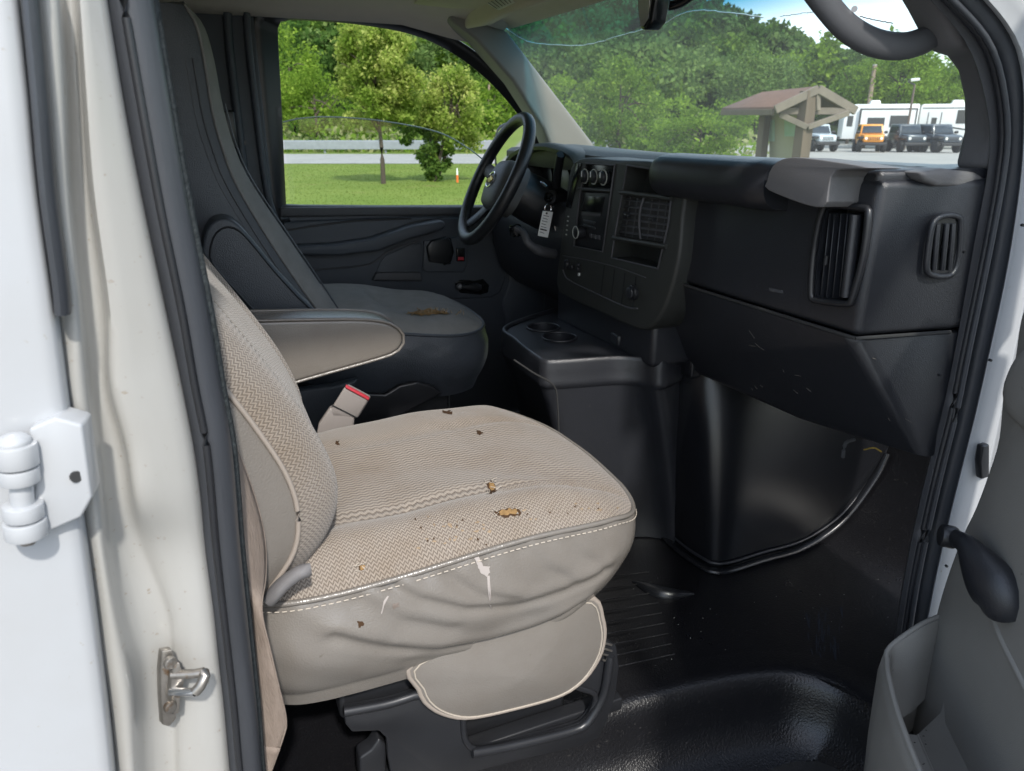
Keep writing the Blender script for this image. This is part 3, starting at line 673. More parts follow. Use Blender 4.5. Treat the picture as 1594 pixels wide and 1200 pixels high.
# ---------------- passenger seat
ps = thing('passenger_seat', 'worn tan fabric passenger seat with torn cushion, leather sides and raised armrest', 'seat', (.3, 1.11, FZ))
cx, cy, a, b = .288, 1.118, .314, .267
fp_ = footprint(cx, cy, a, b, 6.5, 220, .035)
def edge_z(p):
    return .958+.010*smoothstep(.0, .45, p.x)*(1 if p.y < 1.0 else .9)-.016*smoothstep(.53, .62, p.x)+.012*math.exp(-((p.x-.40)/.16)**2)
def toppt(p, s):
    c = V((cx-.02, cy, 0)); q = c+(V((p.x, p.y, 0))-c)*s
    ez = edge_z(p)*s**2+.966*(1-s**2); dome = .043*(1-s**7)*(.86+.14*math.cos((q.x-.25)*3))+.004*(1-s)
    v = q.y
    for y0, d, w in ((.962, .0095, .010), (1.228, .0085, .011)):
        yy = y0+.03*smoothstep(.30, .60, q.x)*(-1 if y0 < 1.1 else 1.2)*0.9
        dome -= d*math.exp(-((v-yy)/w)**2)*smoothstep(1.0, .93, s)
    dome += .007*math.exp(-((v-.915)/.03)**2)*smoothstep(1, .9, s)
    dome -= .006*math.exp(-((q.x-.25)/.18)**2-((v-1.1)/.10)**2)
    dome += .0022*math.sin(q.x*31+v*17)*math.sin(v*23-q.x*9)*smoothstep(1, .9, s)
    return V((q.x, q.y, ez+dome))
ss = [1, .994, .985, .972, .955, .93, .90, .87, .84, .8, .76, .72, .68, .63, .58, .52, .46, .4, .33, .26, .18, .1, .04]
rows = [[toppt(p, s) for p in fp_] for s in ss]
uv = [(p.x, p.y) for r in rows for p in r]
ctop = grid('seat_cushion', rows, 'fabric', ps, True, uv=uv, cap=True)
XZ = lambda pts: [(lambda q: (q.x, q.z))(P(x, y, Y=.85)) for x, y in pts]
creases = [(XZ([(520, 985), (600, 1003), (680, 1012), (760, 1006), (850, 978), (930, 935)]), .009, .012),
           (XZ([(600, 905), (650, 928), (720, 942), (800, 938), (880, 915), (950, 885)]), .008, .010),
           (XZ([(690, 890), (740, 920), (800, 925)]), .007, .007),
           (XZ([(560, 930), (620, 960), (700, 972)]), .010, .006),
           (XZ([(820, 850), (850, 880), (900, 900)]), .007, .005), (XZ([(880, 838), (905, 862), (950, 880)]), .006, .004), (XZ([(520, 925), (560, 950), (600, 985)]), .008, .004), (XZ([(640, 1030), (740, 1030), (850, 1000)]), .008, .004)]
rows = []
K = 46
for k in range(K+1):
    t = k/K; r = []
    for p in fp_:
        ez = edge_z(p); bot = .772+.02*smoothstep(.45, .62, p.x); z = ez+(bot-ez)*t
        n_ = V(((p.x-cx)/a, (p.y-cy)/b, 0)); n_ = V((math.copysign(abs(n_.x)**7, n_.x), math.copysign(abs(n_.y)**7, n_.y), 0))
        n_ = n_.normalized() if n_.length > 1e-6 else V((0, 0, 0))
        o = .016*math.sin(math.pi*min(1, t*1.15))**.8-.020*t**3
        q = V((p.x, p.y, z))+n_*o
        q.x -= .080*t**1.7*smoothstep(.35, .62, p.x)
        if p.y < .95:
            for ln, w, d in creases:
                cr = crease(p.x, z, ln, w); cr2 = crease(p.x, z-.016, ln, w*1.6)
                q.y += d*.62*cr-d*.40*cr2
            q.y += .0022*math.sin(p.x*42+z*20)*math.sin(z*55+p.x*13)*math.sin(math.pi*t)
            q.y += .0018*math.sin(p.x*130+z*30)*math.exp(-(t/.12)**2)
        r.append(q)
    rows.append(r)
cside = grid('cushion_side', rows, 'leather', ps, True)
pring = [V((p.x, p.y, edge_z(p)))+(V((p.x-cx, p.y-cy, 0)).normalized()*.001) for p in fp_]
pip = tube('piping', pring, .0042, 'leather', ps, 8, closed=True)
vs = []; fs = []
for i in range(0, 220):          # stitches just below the piping
    p = pring[i]; q = pring[(i+1) % 220]
    if p.y > 1.0 and p.x < .5: continue
    o_ = V((p.x-cx, p.y-cy, 0)).normalized()*.0055
    d = q-p; nn = max(1, int(d.length/.0055))
    for k in range(nn):
        u0 = p+d*(k/nn)+o_+V((0, 0, -.009)); u1 = p+d*((k+.62)/nn)+o_+V((0, 0, -.009))
        a_, f_ = tubeg([u0, u1], .0010, 4); n0 = len(vs); vs += a_; fs += [tuple(n0+w for w in g) for g in f_]
st = mesh('stitching', vs, fs, 'stitch', pip); st['kind'] = 'stuff'
bc = bvh_of(ctop); bs = bvh_of(cside, ctop)
TEARS = [([(758, 752), (768, 750), (772, 764), (762, 768)], 1), ([(772, 797), (790, 792), (806, 793), (808, 801), (790, 804), (774, 804)], 1), ([(556, 882), (566, 880), (569, 886), (560, 889)], 1),
         ([(653, 639), (666, 638), (666, 642), (655, 643)], 0), ([(688, 640), (700, 639), (703, 643), (694, 645)], 0), ([(523, 688), (527, 687), (528, 691), (524, 692)], 0), ([(744, 672), (750, 673), (750, 677), (745, 676)], 0)]
for poly, fo in TEARS:
    cx_ = sum(p[0] for p in poly)/len(poly); cy_ = sum(p[1] for p in poly)/len(poly)
    decal('tear', [(cx_+(x-cx_)*1.15, cy_+(y-cy_)*1.1) for x, y in poly], bc, 'hole', ctop, .0012, 2.2)
    if fo: decal('torn_foam', [(cx_+1+(x-cx_)*.8, cy_-1+(y-cy_)*.75) for x, y in poly], bc, 'foam', ctop, .0022, 1.8)
for poly, fo in TEARS[:3]:
    for i in range(12):
        q0 = random.choice(poly); h0 = hit(q0[0]+random.uniform(-3, 3), q0[1]+random.uniform(-2, 2), bc, .0012); h1 = hit(q0[0]+random.uniform(-9, 9), q0[1]+random.uniform(-5, 5), bc, .003)
        if h0 and h1: tube('loose_thread', [h0, h0.lerp(h1, .5)+V((0, 0, .001)), h1], .0005, 'stitch', ctop, 4)
fray = mat('frayed_cloth', (.34, .255, .17), .95, var=.5, vscale=150, spec=.1)
for i in range(46):               # worn yarn ends along the near edge
    t = random.random(); x = 640+350*t; y = 862-70*t+random.uniform(-46, -6)*(1-.55*t)
    if random.random() < .5: x = random.uniform(640, 760); y = random.uniform(800, 850)
    w = random.uniform(1, 5) if i % 3 else random.uniform(.6, 2); decal('worn_patch', [(x-w, y+w*.25), (x, y-1.5), (x+w, y-w*.22), (x+1, y+2)], bc, fray if i % 3 else 'hole', ctop, .0006, 1.2)
decal('leather_tear', [(736, 862), (744, 866), (752, 882), (762, 882), (762, 890), (757, 898), (748, 890), (741, 876)], bs, 'primer', cside, .0012, 1)
decal('leather_tear', [(758, 896), (762, 896), (764, 922), (765, 948), (762, 940), (759, 915)], bs, 'primer', cside, .0012, .3)
decal('leather_tear', [(597, 936), (602, 928), (605, 928), (599, 940), (594, 956), (593, 954)], bs, 'primer', cside, .0012, .3)
decal('stain_spot', [(556, 968), (564, 966), (567, 973), (559, 977)], bs, 'hole', cside, .0008, 1)
decal('stain_spot', [(610, 940), (620, 938), (621, 945), (612, 947)], bs, mat('leather_mark', (.16, .13, .11), .6), cside, .0008, 1)

# backrest
NEAR = [(-.02, .93), (.004, .965), (.019, .984), (.056, 1.033), (.067, 1.087), (.059, 1.143), (.032, 1.208), (0, 1.27), (-.055, 1.37), (-.115, 1.48), (-.18, 1.6), (-.22, 1.70)]
MID = [(.02, .93), (.055, .962), (.084, .985), (.120, 1.03), (.131, 1.09), (.104, 1.175), (.053, 1.27), (-.007, 1.37), (-.065, 1.48), (-.13, 1.6), (-.18, 1.70), (-.21, 1.74)]
def backrest(par, near, mid, y0, y1, fab, lea, dx=0, uvz=True, sgn=1, pipe=True):
    N = 60
    n_ = spl([V((x+dx, 0, z)) for x, z in near], N); m_ = spl([V((x+dx, 0, z)) for x, z in mid], N)
    vs_ = [0, .015, .035, .06, .09, .12, .15, .18, .205, .225, .25, .28, .33, .4, .5, .6, .67, .72, .75, .775, .795, .82, .85, .88, .91, .94, .965, .985, 1]
    def g(v):
        w = min(v, 1-v); r = 1-(1-min(1, w/.16))**2.2
        r *= 1
        if .2 < v < .8: r = .93
        r -= .16*math.exp(-((w-.215)/.018)**2); return max(0, r)
    rows = []
    for i in range(N):
        rows.append([V((n_[i].x+(m_[i].x-n_[i].x)*g(v), y0+(y1-y0)*v, n_[i].z+(m_[i].z-n_[i].z)*g(v))) for v in vs_])
    uv = []
    for i in range(N):
        for v in vs_: uv.append((i*.0142, .62+v*.52 if not (.22 < v < .78) else .97+.2*v))
    fr = grid('backrest', rows, fab, par, uv=uv)
    for side, yy in ((-1, y0), (1, y1)):
        rows = []
        for i in range(N):
            back = n_[i].x-.15-.02*math.sin(i/N*3); rows.append([V((n_[i].x+(back-n_[i].x)*t/8, yy+side*.013*math.sin(math.pi*t/8)**.7, n_[i].z+.004*t/8)) for t in range(9)])
        s_ = grid('backrest_side', rows, lea, par)
        if pipe: tube('side_piping', [V((p.x+.001, yy+side*.001, p.z)) for p in n_], .0035, fab if fab == 'dfabric' else 'piping', s_, 8)
    rows = [[V((n_[i].x-.15-.02*math.sin(i/N*3), y0+(y1-y0)*t/6, n_[i].z+.004)) for t in range(7)] for i in range(N)]
    grid('backrest_rear', rows, lea, par)
    tp = [[V((n_[-1].x-.15+(m_[-1].x-n_[-1].x+.15)*u/4, y0+(y1-y0)*t/8, n_[-1].z+(.004 if u == 0 else (m_[-1].z-n_[-1].z)*g(t/8)*u/4))) for t in range(9)] for u in range(5)]
    grid('backrest_top', tp, lea, par)
    return fr
M['fabric_b'] = weave('tan_weave_back', (.30, .26, .22), (.118, .097, .079), (.75, .65, .52))
backrest(ps, NEAR, MID, .857, 1.375, 'fabric_b', 'leather')
# armrest, inboard side
arm = [(-.05, 1.215), (.083, 1.207), (.20, 1.198), (.272, 1.191), (.32, 1.181), (.346, 1.166), (.358, 1.147), (.355, 1.128), (.340, 1.115), (.305, 1.105), (.149, 1.079), (0, 1.052), (-.05, 1.05)]
ao = spl([V((x, 1.415, z)) for x, z in arm], 48)
ar = prism('armrest', ao, (0, .085, 0), 'leather', ps, .010, 4, 60)
for yy in (1.4155, 1.4995):
    tube('armrest_piping', [V((p.x, yy, p.z))+V((.001, 0, .000)) for p in ao], .0032, 'leather', ar, 8, ref=(0, 1, 0))
cyl('armrest_pivot', (.03, 1.37, 1.13), (.03, 1.42, 1.13), .035, 'dvinyl', ps)
# buckle on its stalk, between the seats
bk = [P(x, y, Y=1.44) for x, y in ((536, 602), (574, 622), (556, 652), (516, 650), (512, 640))]
bko = prism('belt_buckle', bk, (.012, .022, 0), 'buckle', ps, .005)
prism('buckle_button', [P(x, y, Y=1.437) for x, y in ((538, 600), (575, 620), (574, 624), (537, 604))], (.003, .010, 0), 'red', bko, .002)
prism('buckle_stalk', [P(x, y, Y=1.44) for x, y in ((514, 634), (552, 650), (548, 690), (490, 690), (496, 660))], (.004, .018, 0), 'buckle', ps, .005)
tube('buckle_seam', [P(516, 630, Y=1.438), P(556, 650, Y=1.438)], .0012, 'ink', bko, 5)
# recline lever
lv = spl([P(418, 935, Y=.838), P(440, 910, Y=.835), P(465, 892, Y=.832), P(484, 886, Y=.832)], 14)
lvo = tube('recline_lever', lv, [.010, .012, .013, .0135, .0135, .013, .012, .0115, .011, .0105, .010, .010, .009, .005], 'mgrey', ps, 12, ref=(0, 1, 0), r2=[.009]*14)
tube('lever_groove', [p+V((-.003, -.0065, -.002)) for p in lv[2:12]], .003, 'dgrey', lvo, 6)
cyl('lever_stem', P(452, 902, Y=.84), P(452, 902, Y=.87), .008, 'blk2', ps)
# leather skirt flap with bound edge
fq = [(645, 1030), (652, 1072), (664, 1094), (690, 1110), (730, 1116), (800, 1102), (870, 1082), (905, 1060), (928, 1030), (939, 1000), (938, 965), (915, 930), (800, 970)]
fpts = [P(x, y, Y=.868) for x, y in fq]
ctr = V((sum(p.x for p in fpts)/len(fpts), .858, sum(p.z for p in fpts)/len(fpts)))
outl = spl(fpts, 60, True)
rows = [[ctr+(p-ctr)*s+V((0, -.006*(1-s**3), 0)) for p in outl] for s in (1, .97, .92, .8, .6, .35, .05)]
sf = grid('skirt_flap', rows, 'leather', ps, True, thick=.006, cap=True)
tube('flap_binding', outl, .0045, 'piping', sf, 8, closed=True, ref=(0, 1, 0))
tube('flap_seam', [ctr+(p-ctr)*.955+V((0, -.0045, 0)) for p in outl], .0012, 'stitch', sf, 5, closed=True, ref=(0, 1, 0))
# seat base bracket with slot
bo = [(470, 1118), (535, 1104), (600, 1092), (640, 1080), (700, 1074), (860, 1040), (930, 1000), (945, 996), (960, 1006), (964, 1040), (958, 1085), (946, 1120), (934, 1148), (905, 1162), (800, 1186), (690, 1215), (612, 1222), (604, 1180), (602, 1150), (590, 1138), (548, 1140), (538, 1128), (535, 1112)]
bo = bo[1:]
base = prism('seat_base', [P(x, y, Y=.878) for x, y in bo], (0, .012, 0), 'blk2', ps, .003, 2)
slot = [(722, 1108), (728, 1088), (745, 1080), (860, 1060), (905, 1072), (926, 1080), (924, 1100), (912, 1120), (890, 1132), (800, 1156), (745, 1166), (728, 1158), (722, 1140)]
ctp = prism('cutter', spl([P(x, y, Y=.878)+V((0, -.03, 0)) for x, y in slot], 40, True), (0, .08, 0), None, None, 0)
for v in ctp.data.vertices: pass
cut(base, [ctp])
rimp = spl([P(x, y, Y=.878) for x, y in slot], 50, True)
tube('slot_rim', rimp, .0055, 'blk2', base, 8, closed=True, ref=(0, 1, 0))
tube('base_flange', spl([P(x, y, Y=.872) for x, y in ((535, 1108), (600, 1096), (640, 1084), (650, 1080), (700, 1078), (860, 1046))], 24), .007, 'blk2', base, 10)
tube('base_flange', spl([P(x, y, Y=.872) for x, y in ((735, 1172), (800, 1160), (895, 1136), (918, 1120), (940, 1080), (950, 1020))], 24), .008, 'blk2', base, 10, ref=(0, 1, 0))
rbox('seat_frame', (.10, .90, .70), (.54, 1.33, .765), 'blk2', ps, .01)
rbox('seat_pedestal', (.20, .93, FZ+.004), (.50, 1.30, .70), 'blk2', ps, .01)
prism('seat_base_far', [P(x, y, Y=.878)+V((0, .44, 0)) for x, y in bo], (0, .012, 0), 'blk2', ps, .003, 2)
cyl('mount_bolt', P(890, 1130, Y=.91), P(893, 1112, Y=.91), .006, 'chrome', ps, 12, bevel=.002)
for k in range(4): tube('spring_wire', [P(938, 1000+k*9, Y=.874), P(952, 1004+k*9, Y=.874)], .002, 'steel', ps, 6)
prism('track_latch', [P(x, y, Y=.90) for x, y in ((560, 1180), (578, 1168), (590, 1150), (602, 1160), (602, 1215), (560, 1215))], (0, .03, 0), 'blk2', ps, .004)
rbox('seat_track', (.02, .895, FZ+.003), (.60, .925, FZ+.03), 'blk2', ps, .004)

# ---------------- seat belt hanging beside the seat
sb = thing('seat_belt', 'tan woven seat belt hanging in a twist beside the passenger seat', 'seat belt', tuple(P(420, 1190, Y=.80)))
bl = [(318, 560, .785), (335, 640, .788), (352, 720, .79), (366, 790, .79), (372, 850, .795), (372, 900, .80)]
L1 = [(326, 600), (342, 680), (352, 740), (364, 800), (376, 850), (386, 900), (391, 950), (389, 1000), (388, 1060), (396, 1120), (402, 1180), (404, 1240)]
L2 = [(340, 600), (362, 680), (385, 740), (404, 800), (413, 850), (413, 900), (407, 950), (420, 1010), (434, 1070), (445, 1118), (440, 1150), (405, 1245)]
YA = [.80, .80, .80, .80, .80, .80, .80, .80, .80, .80, .80, .80]; YB = [.835, .835, .835, .835, .83, .822, .79, .782, .785, .79, .792, .80]
e1 = spl([P(x, y, Y=q) for (x, y), q in zip(L1, YA)], 60); e2 = spl([P(x, y, Y=q) for (x, y), q in zip(L2, YB)], 60)
rows = [[a_.lerp(b_, t/6)+V((0, -.003*math.sin(math.pi*t/6), 0)) for t in range(7)] for a_, b_ in zip(e1, e2)]
wb = grid('webbing', rows, 'belt', sb, thick=.0015)
tube('webbing_edge', e1, .0013, 'belt', wb, 6); tube('webbing_edge', e2, .0013, 'belt', wb, 6)
rows = [[p.lerp(q, t/4)+V((0, -.0035, 0)) for t in range(5)] for p, q in zip(e1[50:56], e2[50:56])]
grid('webbing_fold', rows, 'belt', sb, thick=.002)

# ---------------- driver seat
dsd = thing('driver_seat', 'charcoal vinyl and grey cloth driver seat with folded armrest and torn cushion edge', 'seat', (.35, 1.95, FZ))
DN = [(.25, .99), (.262, 1.06), (.248, 1.12), (.216, 1.173), (.15, 1.295), (.086, 1.434), (.064, 1.52), (.055, 1.587), (.052, 1.68), (.046, 1.74), (.03, 1.775)]
DM = [(.28, .98), (.30, 1.06), (.285, 1.13), (.248, 1.20), (.185, 1.315), (.118, 1.44), (.092, 1.52), (.080, 1.60), (.074, 1.69), (.062, 1.75), (.03, 1.79)]
backrest(dsd, DN, DM, 1.69, 2.20, 'dfabric', 'dvinyl', 0)
for off in (.02, .034):
    tube('side_seam', spl([V((x-off, 1.682, z)) for x, z in DN[2:9]], 30), .0016, 'dgrey', dsd, 6)
# cloth seams on the backrest face
for k, dyy in enumerate((.10,)):
    tube('face_seam', spl([V((x+.006, 1.69+dyy, z)) for x, z in DM[2:8]], 30), .002, 'dvinyl', dsd, 6)
da = [(318, 400), (316, 372), (324, 350), (342, 338), (362, 342), (384, 362), (430, 418), (470, 462), (494, 490), (476, 520), (430, 520), (360, 450)]
dao = spl([P(x, y, Y=1.60) for x, y in da], 50, True)
dar = prism('folded_armrest', [p+V((0, -.02, 0)) for p in dao], (0, .095, 0), 'dvinyl', dsd, .026, 5, 60)
for s_ in (.985, .93):
    c0 = sum(dao, V((0, 0, 0)))/len(dao)
    tube('armrest_seam', [c0+(p-c0)*(s_-.06)+V((0, -.0205 if s_ < .95 else -.016, 0)) for p in dao], .0022, 'blk2' if s_ < .95 else 'dvinyl', dar, 6, closed=True, ref=(0, 1, 0))
# cushion
dcx, dcy, dA, dB = .40, 1.955, .262, .268
f2 = footprint(dcx, dcy, dA, dB, 5, 120, .03)
def dz(p): return 1.052+.035*smoothstep(.62, .30, p.x)
rows = []
for s in ss[::2]:
    r = []
    for p in f2:
        c = V((dcx, dcy, 0)); q = c+(V((p.x, p.y, 0))-c)*s
        z = dz(p)+.042*(1-s**6); z -= .006*math.exp(-((q.y-1.80)/.012)**2)*smoothstep(1, .9, s)+.006*math.exp(-((q.y-2.10)/.012)**2)
        z += .002*math.sin(q.x*30+q.y*12)*smoothstep(1, .9, s)
        r.append(V((q.x, q.y, z)))
    rows.append(r)
dct = grid('seat_cushion', rows, 'dfabric', dsd, True, cap=True)
rows = []
for k in range(21):
    t = k/20; r = []
    for p in f2:
        z0 = dz(p); zb = .885+.03*math.exp(-((p.x-.42)/.06)**2)*(1 if p.y < 1.8 else 0); n_ = V(((p.x-dcx)/dA, (p.y-dcy)/dB, 0)); n_ = V((math.copysign(abs(n_.x)**5, n_.x), math.copysign(abs(n_.y)**5, n_.y), 0)).normalized()
        r.append(V((p.x, p.y, z0+(zb-z0)*t))+n_*(.014*math.sin(math.pi*min(1, t*1.2))-.03*t**3)+n_*(.003*math.exp(-((t-.22)/.05)**2)*math.sin(p.x*60)))
    rows.append(r)
grid('cushion_side', rows, 'dvinyl', dsd, True)
tube('piping', [V((p.x, p.y, dz(p))) for p in f2], .0045, 'dvinyl', dsd, 8, closed=True)
bd = bvh_of(dct)
decal('torn_foam', [(632, 489), (650, 484), (668, 481), (690, 484), (700, 489), (680, 491), (655, 492)], bd, 'foam', dct, .004, 1.5)
for i in range(30):
    x = random.uniform(640, 722); y = 489+abs(x-680)*.03+random.uniform(-3, 2); h0 = hit(x, y, bd, .001)
    if h0: tube('frayed_thread', [h0, h0+V((random.uniform(-.012, .012), 0, random.uniform(.006, .016)))], .0009, fray, dct, 4)
prism('side_cover', [P(x, y, Y=1.685) for x, y in ((470, 600), (560, 612), (600, 614), (622, 600), (650, 594), (672, 600), (690, 612), (600, 660), (470, 690))], (0, .02, 0), 'blk2', dsd, .006)
rbox('seat_pedestal', (.18, 1.74, FZ+.004), (.56, 2.16, .89), 'blk2', dsd, .012)
prism('inner_panel', [P(x, y, Y=1.64) for x, y in ((440, 610), (520, 600), (560, 590), (500, 690), (430, 720), (420, 640))], (0, .03, 0), 'dvinyl', dsd, .008)

# ================================================================== ENGINE COVER AND CONSOLE
ec = thing('engine_cover', 'moulded black engine cover with cup holder console between the seats', 'engine cover', (1.0, 1.45, FZ))
# big rounded cover in the passenger footwell
bot = [V((1.06, 1.80, FZ)), FL(985, 770), FL(1003, 800), FL(1050, 848), FL(1090, 878), FL(1122, 888), toe[0].lerp(toe[1], .5), toe[1], toe[2], toe[3], toe[4]]
topz = 1.06
tops = [V((1.00, 1.80, topz)), V((1.005, 1.55, topz)), P(1040, 563, X=1.005), P(1062, 566, X=1.01), P(1085, 575, X=1.025), P(1112, 588, X=1.05), V((1.16, 1.255, topz)), V((1.26, 1.235, topz)), V((1.36, 1.22, topz)), V((1.50, 1.21, topz)), V((1.60, 1.20, topz))]
b_ = spl(bot, 60); t_ = spl(tops, 60)
rows = []
for k in range(25):
    u = k/24
    rows.append([p.lerp(q, u)+V((-.018*math.sin(math.pi*u)*(1-smoothstep(20, 40, i)), -.022*math.sin(math.pi*u)*smoothstep(16, 34, i), 0)) for i, (p, q) in enumerate(zip(b_, t_))])
cv = grid('cover_shell', rows, 'smooth', ec)
fl1 = [p+V((-.010, -.010, .006)) for p in b_]
tube('cover_flange', fl1, .0075, 'smooth', cv, 10, r2=.012)
tube('flange_bead', [p+V((-.002, -.004, .022)) for p in b_], .0035, 'blk', cv, 8)
rbox('cover_top', (1.0, 1.30, 1.0), (1.6, 1.80, 1.07), 'smooth', ec, .01)
# console body
TZ = 1.05
T_ = lambda x, y, z=TZ: P(x, y, Z=z)
ct = [T_(786, 506), T_(800, 528), T_(836, 556), T_(850, 562), T_(900, 560), T_(960, 556), T_(1000, 558), T_(1036, 563), V((1.05, 1.42, TZ)), V((1.05, 1.86, TZ)), T_(893, 473), T_(880, 474)]
cb_ = []
cc = V((.88, 1.60, TZ))
def scale_ring(r, s, z, dx=0): return [V((cc.x+(p.x-cc.x)*s+dx, cc.y+(p.y-cc.y)*s, z)) for p in r]
ring = spl(ct, 90, True)
rows = [scale_ring(ring, .93, TZ-.004), scale_ring(ring, .955, TZ+.002), scale_ring(ring, .975, TZ+.003), scale_ring(ring, .992, TZ), scale_ring(ring, 1.0, TZ-.008), scale_ring(ring, 1.004, TZ-.03), scale_ring(ring, 1.010, TZ-.048), scale_ring(ring, 1.016, TZ-.055), scale_ring(ring, 1.010, TZ-.062), scale_ring(ring, .985, TZ-.07)]
grid('console_rim', rows, 'blk', ec, True)
rows = [scale_ring(ring, .985, TZ-.065), scale_ring(ring, .975, TZ-.15, .025), scale_ring(ring, .965, TZ-.3, .06), scale_ring(ring, .955, FZ+.004, .10)]
grid('console_body', rows, 'blk', ec, True)
pt = mesh('console_tray', [p+V((0, 0, 0)) for p in scale_ring(ring, .94, TZ-.006)]+[V((cc.x, cc.y, TZ-.006))], [(i, (i+1) % 90, 90) for i in range(90)], 'blk', ec)
bt = bmesh.new()
pt2 = prism('console_tray', scale_ring(ring, .945, TZ-.05), (0, 0, .044), 'blk', ec, 0); bpy.data.objects.remove(pt, do_unlink=True); pt2.name = 'console_tray'
cups = [T_(846, 507), T_(871, 522)]
cutters = [cyl('cutter', c+V((0, 0, -.04)), c+V((0, 0, .05)), .043, None, None, 32) for c in cups]
cutters.append(prism('cutter', [T_(x, y, TZ-.035) for x, y in ((905, 512), (930, 496), (965, 500), (985, 522), (955, 533), (915, 530))], (0, 0, .08), None, None, 0))
cut(pt2, cutters)
for c in cups:
    rg = [c+V((math.cos(2*math.pi*k/36)*.044, math.sin(2*math.pi*k/36)*.044, -.004)) for k in range(36)]
    tube('cup_rim', rg, .003, 'blk', pt2, 8, closed=True)
    cyl('cup_well', c+V((0, 0, -.0495)), c+V((0, 0, -.047)), .040, 'gloss', pt2, 28)
prism('console_bin', [T_(x, y, TZ+.002) for x, y in ((882, 478), (905, 470), (985, 520), (1000, 538), (960, 540))], (0, 0, .028), 'blk', ec, .006)
tube('panel_seam', spl([P(x, y, Y=1.385) for x, y in ((800, 560), (830, 580), (862, 600), (868, 630), (870, 680))], 20), .002, 'ink', ec, 6)

# ================================================================== DASHBOARD
db = thing('dashboard', 'black moulded dashboard with centre stack, air vents and grey cap, spanning below the windshield', 'dashboard', (1.0, 1.5, 1.0))
XA = .902
foot = [(XA+.004, 1.30), (XA, 1.05), (XA+.002, .780), (1.074, .750), (1.42, .750), (1.42, 1.30)]
pan_u = prism('passenger_panel', [V((x, y, 1.249)) for x, y in foot], (0, 0, .232), 'blk', db, .013, 5)
# lower panel: slants forward
SZ = 1.244
A1, A2, A3, A5, A6, A7 = V((XA, 1.27, SZ)), V((XA+.001, .782, SZ)), V((1.072, .752, SZ)), V((1.058, .746, 1.028)), P(1240, 655, X=1.02), P(1042, 566, X=1.02)
bm = bmesh.new(); q = [bm.verts.new(p) for p in (A1, A2, A3, A5, A6, A7)]
q2 = [bm.verts.new(p+V((.35, 0, 0))) for p in (V((XA, 1.45, SZ)), V((1.072, .76, SZ)), V((1.06, .76, 1.03)), V((1.02, 1.45, 1.01)))]
for f_ in ((q[0], q[1], q[4], q[5]), (q[1], q[3], q[4]), (q[1], q[2], q[3]), (q[0], q2[0], q2[1], q[2], q[1]), (q[2], q2[1], q2[2], q[3]), (q[3], q2[2], q2[3], q[5], q[4]), (q[5], q2[3], q2[0], q[0]), (q2[0], q2[3], q2[2], q2[1])): bm.faces.new(f_)
bmesh.ops.recalc_face_normals(bm, faces=bm.faces)
soft = [e for e in bm.edges if {e.verts[0], e.verts[1]} in ({q[1], q[3]}, {q[4], q[5]}, {q[3], q[4]})]
bmesh.ops.bevel(bm, geom=soft, offset=.022, segments=6, profile=.5, affect='EDGES', clamp_overlap=True)
bev(bm, .003, 2, 50)
lp_ = frombm('lower_panel', bm, 'blk', db)
tube('panel_gap', spl([A1+V((-.001, 0, .003)), A1.lerp(A2, .5)+V((-.0005, 0, .003)), A2+V((-.001, -.001, .003))], 12), .0028, 'ink', db, 6)
tube('panel_gap', [A2+V((-.001, -.001, .003)), A3+V((0, -.001, .003))], .0028, 'ink', db, 6)
bl_ = bvh_of(lp_, pan_u)
scr = mat('scratch', (.13, .115, .10), .7)
for i in range(15):
    x, y = random.choice([(1370, 610), (1410, 660), (1180, 580), (1260, 600), (1240, 560), (1350, 560), (1200, 630)]); x += random.gauss(0, 28); y += random.gauss(0, 22); l = random.uniform(3, 14); an = random.uniform(.1, 1.2)
    a_, b2 = hit(x, y, bl_, .0006), hit(x+l*math.cos(an), y+l*math.sin(an), bl_, .0006)
    if a_ and b2 and (a_-b2).length < .03: tube('scratch_mark', [a_, b2], .0004, scr, lp_, 4)
# top pad: continues to the base of the windshield
rows = []
for j in range(40):
    y = .83+(2.30-.83)*j/39; cr = .012*math.exp(-((y-1.97)/.16)**2)
    rows.append([V((x, y, z+cr*k)) for x, z, k in ((.975, 1.44, 0), (.957, 1.465, .5), (.957, 1.482, 1), (.975, 1.492, 1), (1.03, 1.495, 1), (1.2, 1.487, .4), (1.40, 1.462, 0), (1.42, 1.35, 0))])
grid('top_pad', rows, mat('top_pad_olive', (.075, .077, .068), .5, bump=.25, bscale=900, vor=True, var=.1), db)
# rolled pad over the glove area and its grey cap
def roll(name, y0, y1, m, sc0=1, sc1=1, n=14, x0=0, x1=0):
    pr = [(.98, 1.418), (.905, 1.418), (.862, 1.424), (.845, 1.438), (.838, 1.460), (.842, 1.484), (.858, 1.499), (.90, 1.504), (.99, 1.497)]
    rows = []
    for j in range(n):
        t = j/(n-1); y = y0+(y1-y0)*t; s = sc0+(sc1-sc0)*t; dx = x0+(x1-x0)*t
        e = min(1, (min(t, 1-t)*(n-1)+.35)/1.2); e = 1-.10*(1-e)
        rows.append([p for p in spl([V((.98+(x-.98)*s*e+dx, y, 1.46+(z-1.46)*e)) for x, z in pr], 26)])
    vs, fs = gridg(rows); fs.append(tuple(range(26))); fs.append(tuple((n-1)*26+k for k in range(26)))
    return mesh(name, vs, fs, m, db, 50)
roll('rolled_pad', 1.292, .958, 'blk')
# grey cap
cap = [P(x, y, X=.842) for x, y in ((1196, 296), (1194, 280), (1200, 262), (1214, 249), (1240, 245), (1300, 252), (1352, 262), (1300, 266), (1290, 290), (1276, 323))]
capo = [V((p.x, p.y, p.z)) for p in spl(cap, 40, True)]
cpo = prism('grey_cap', capo, (.066, 0, -.002), 'mgrey', db, .012, 4, 60)
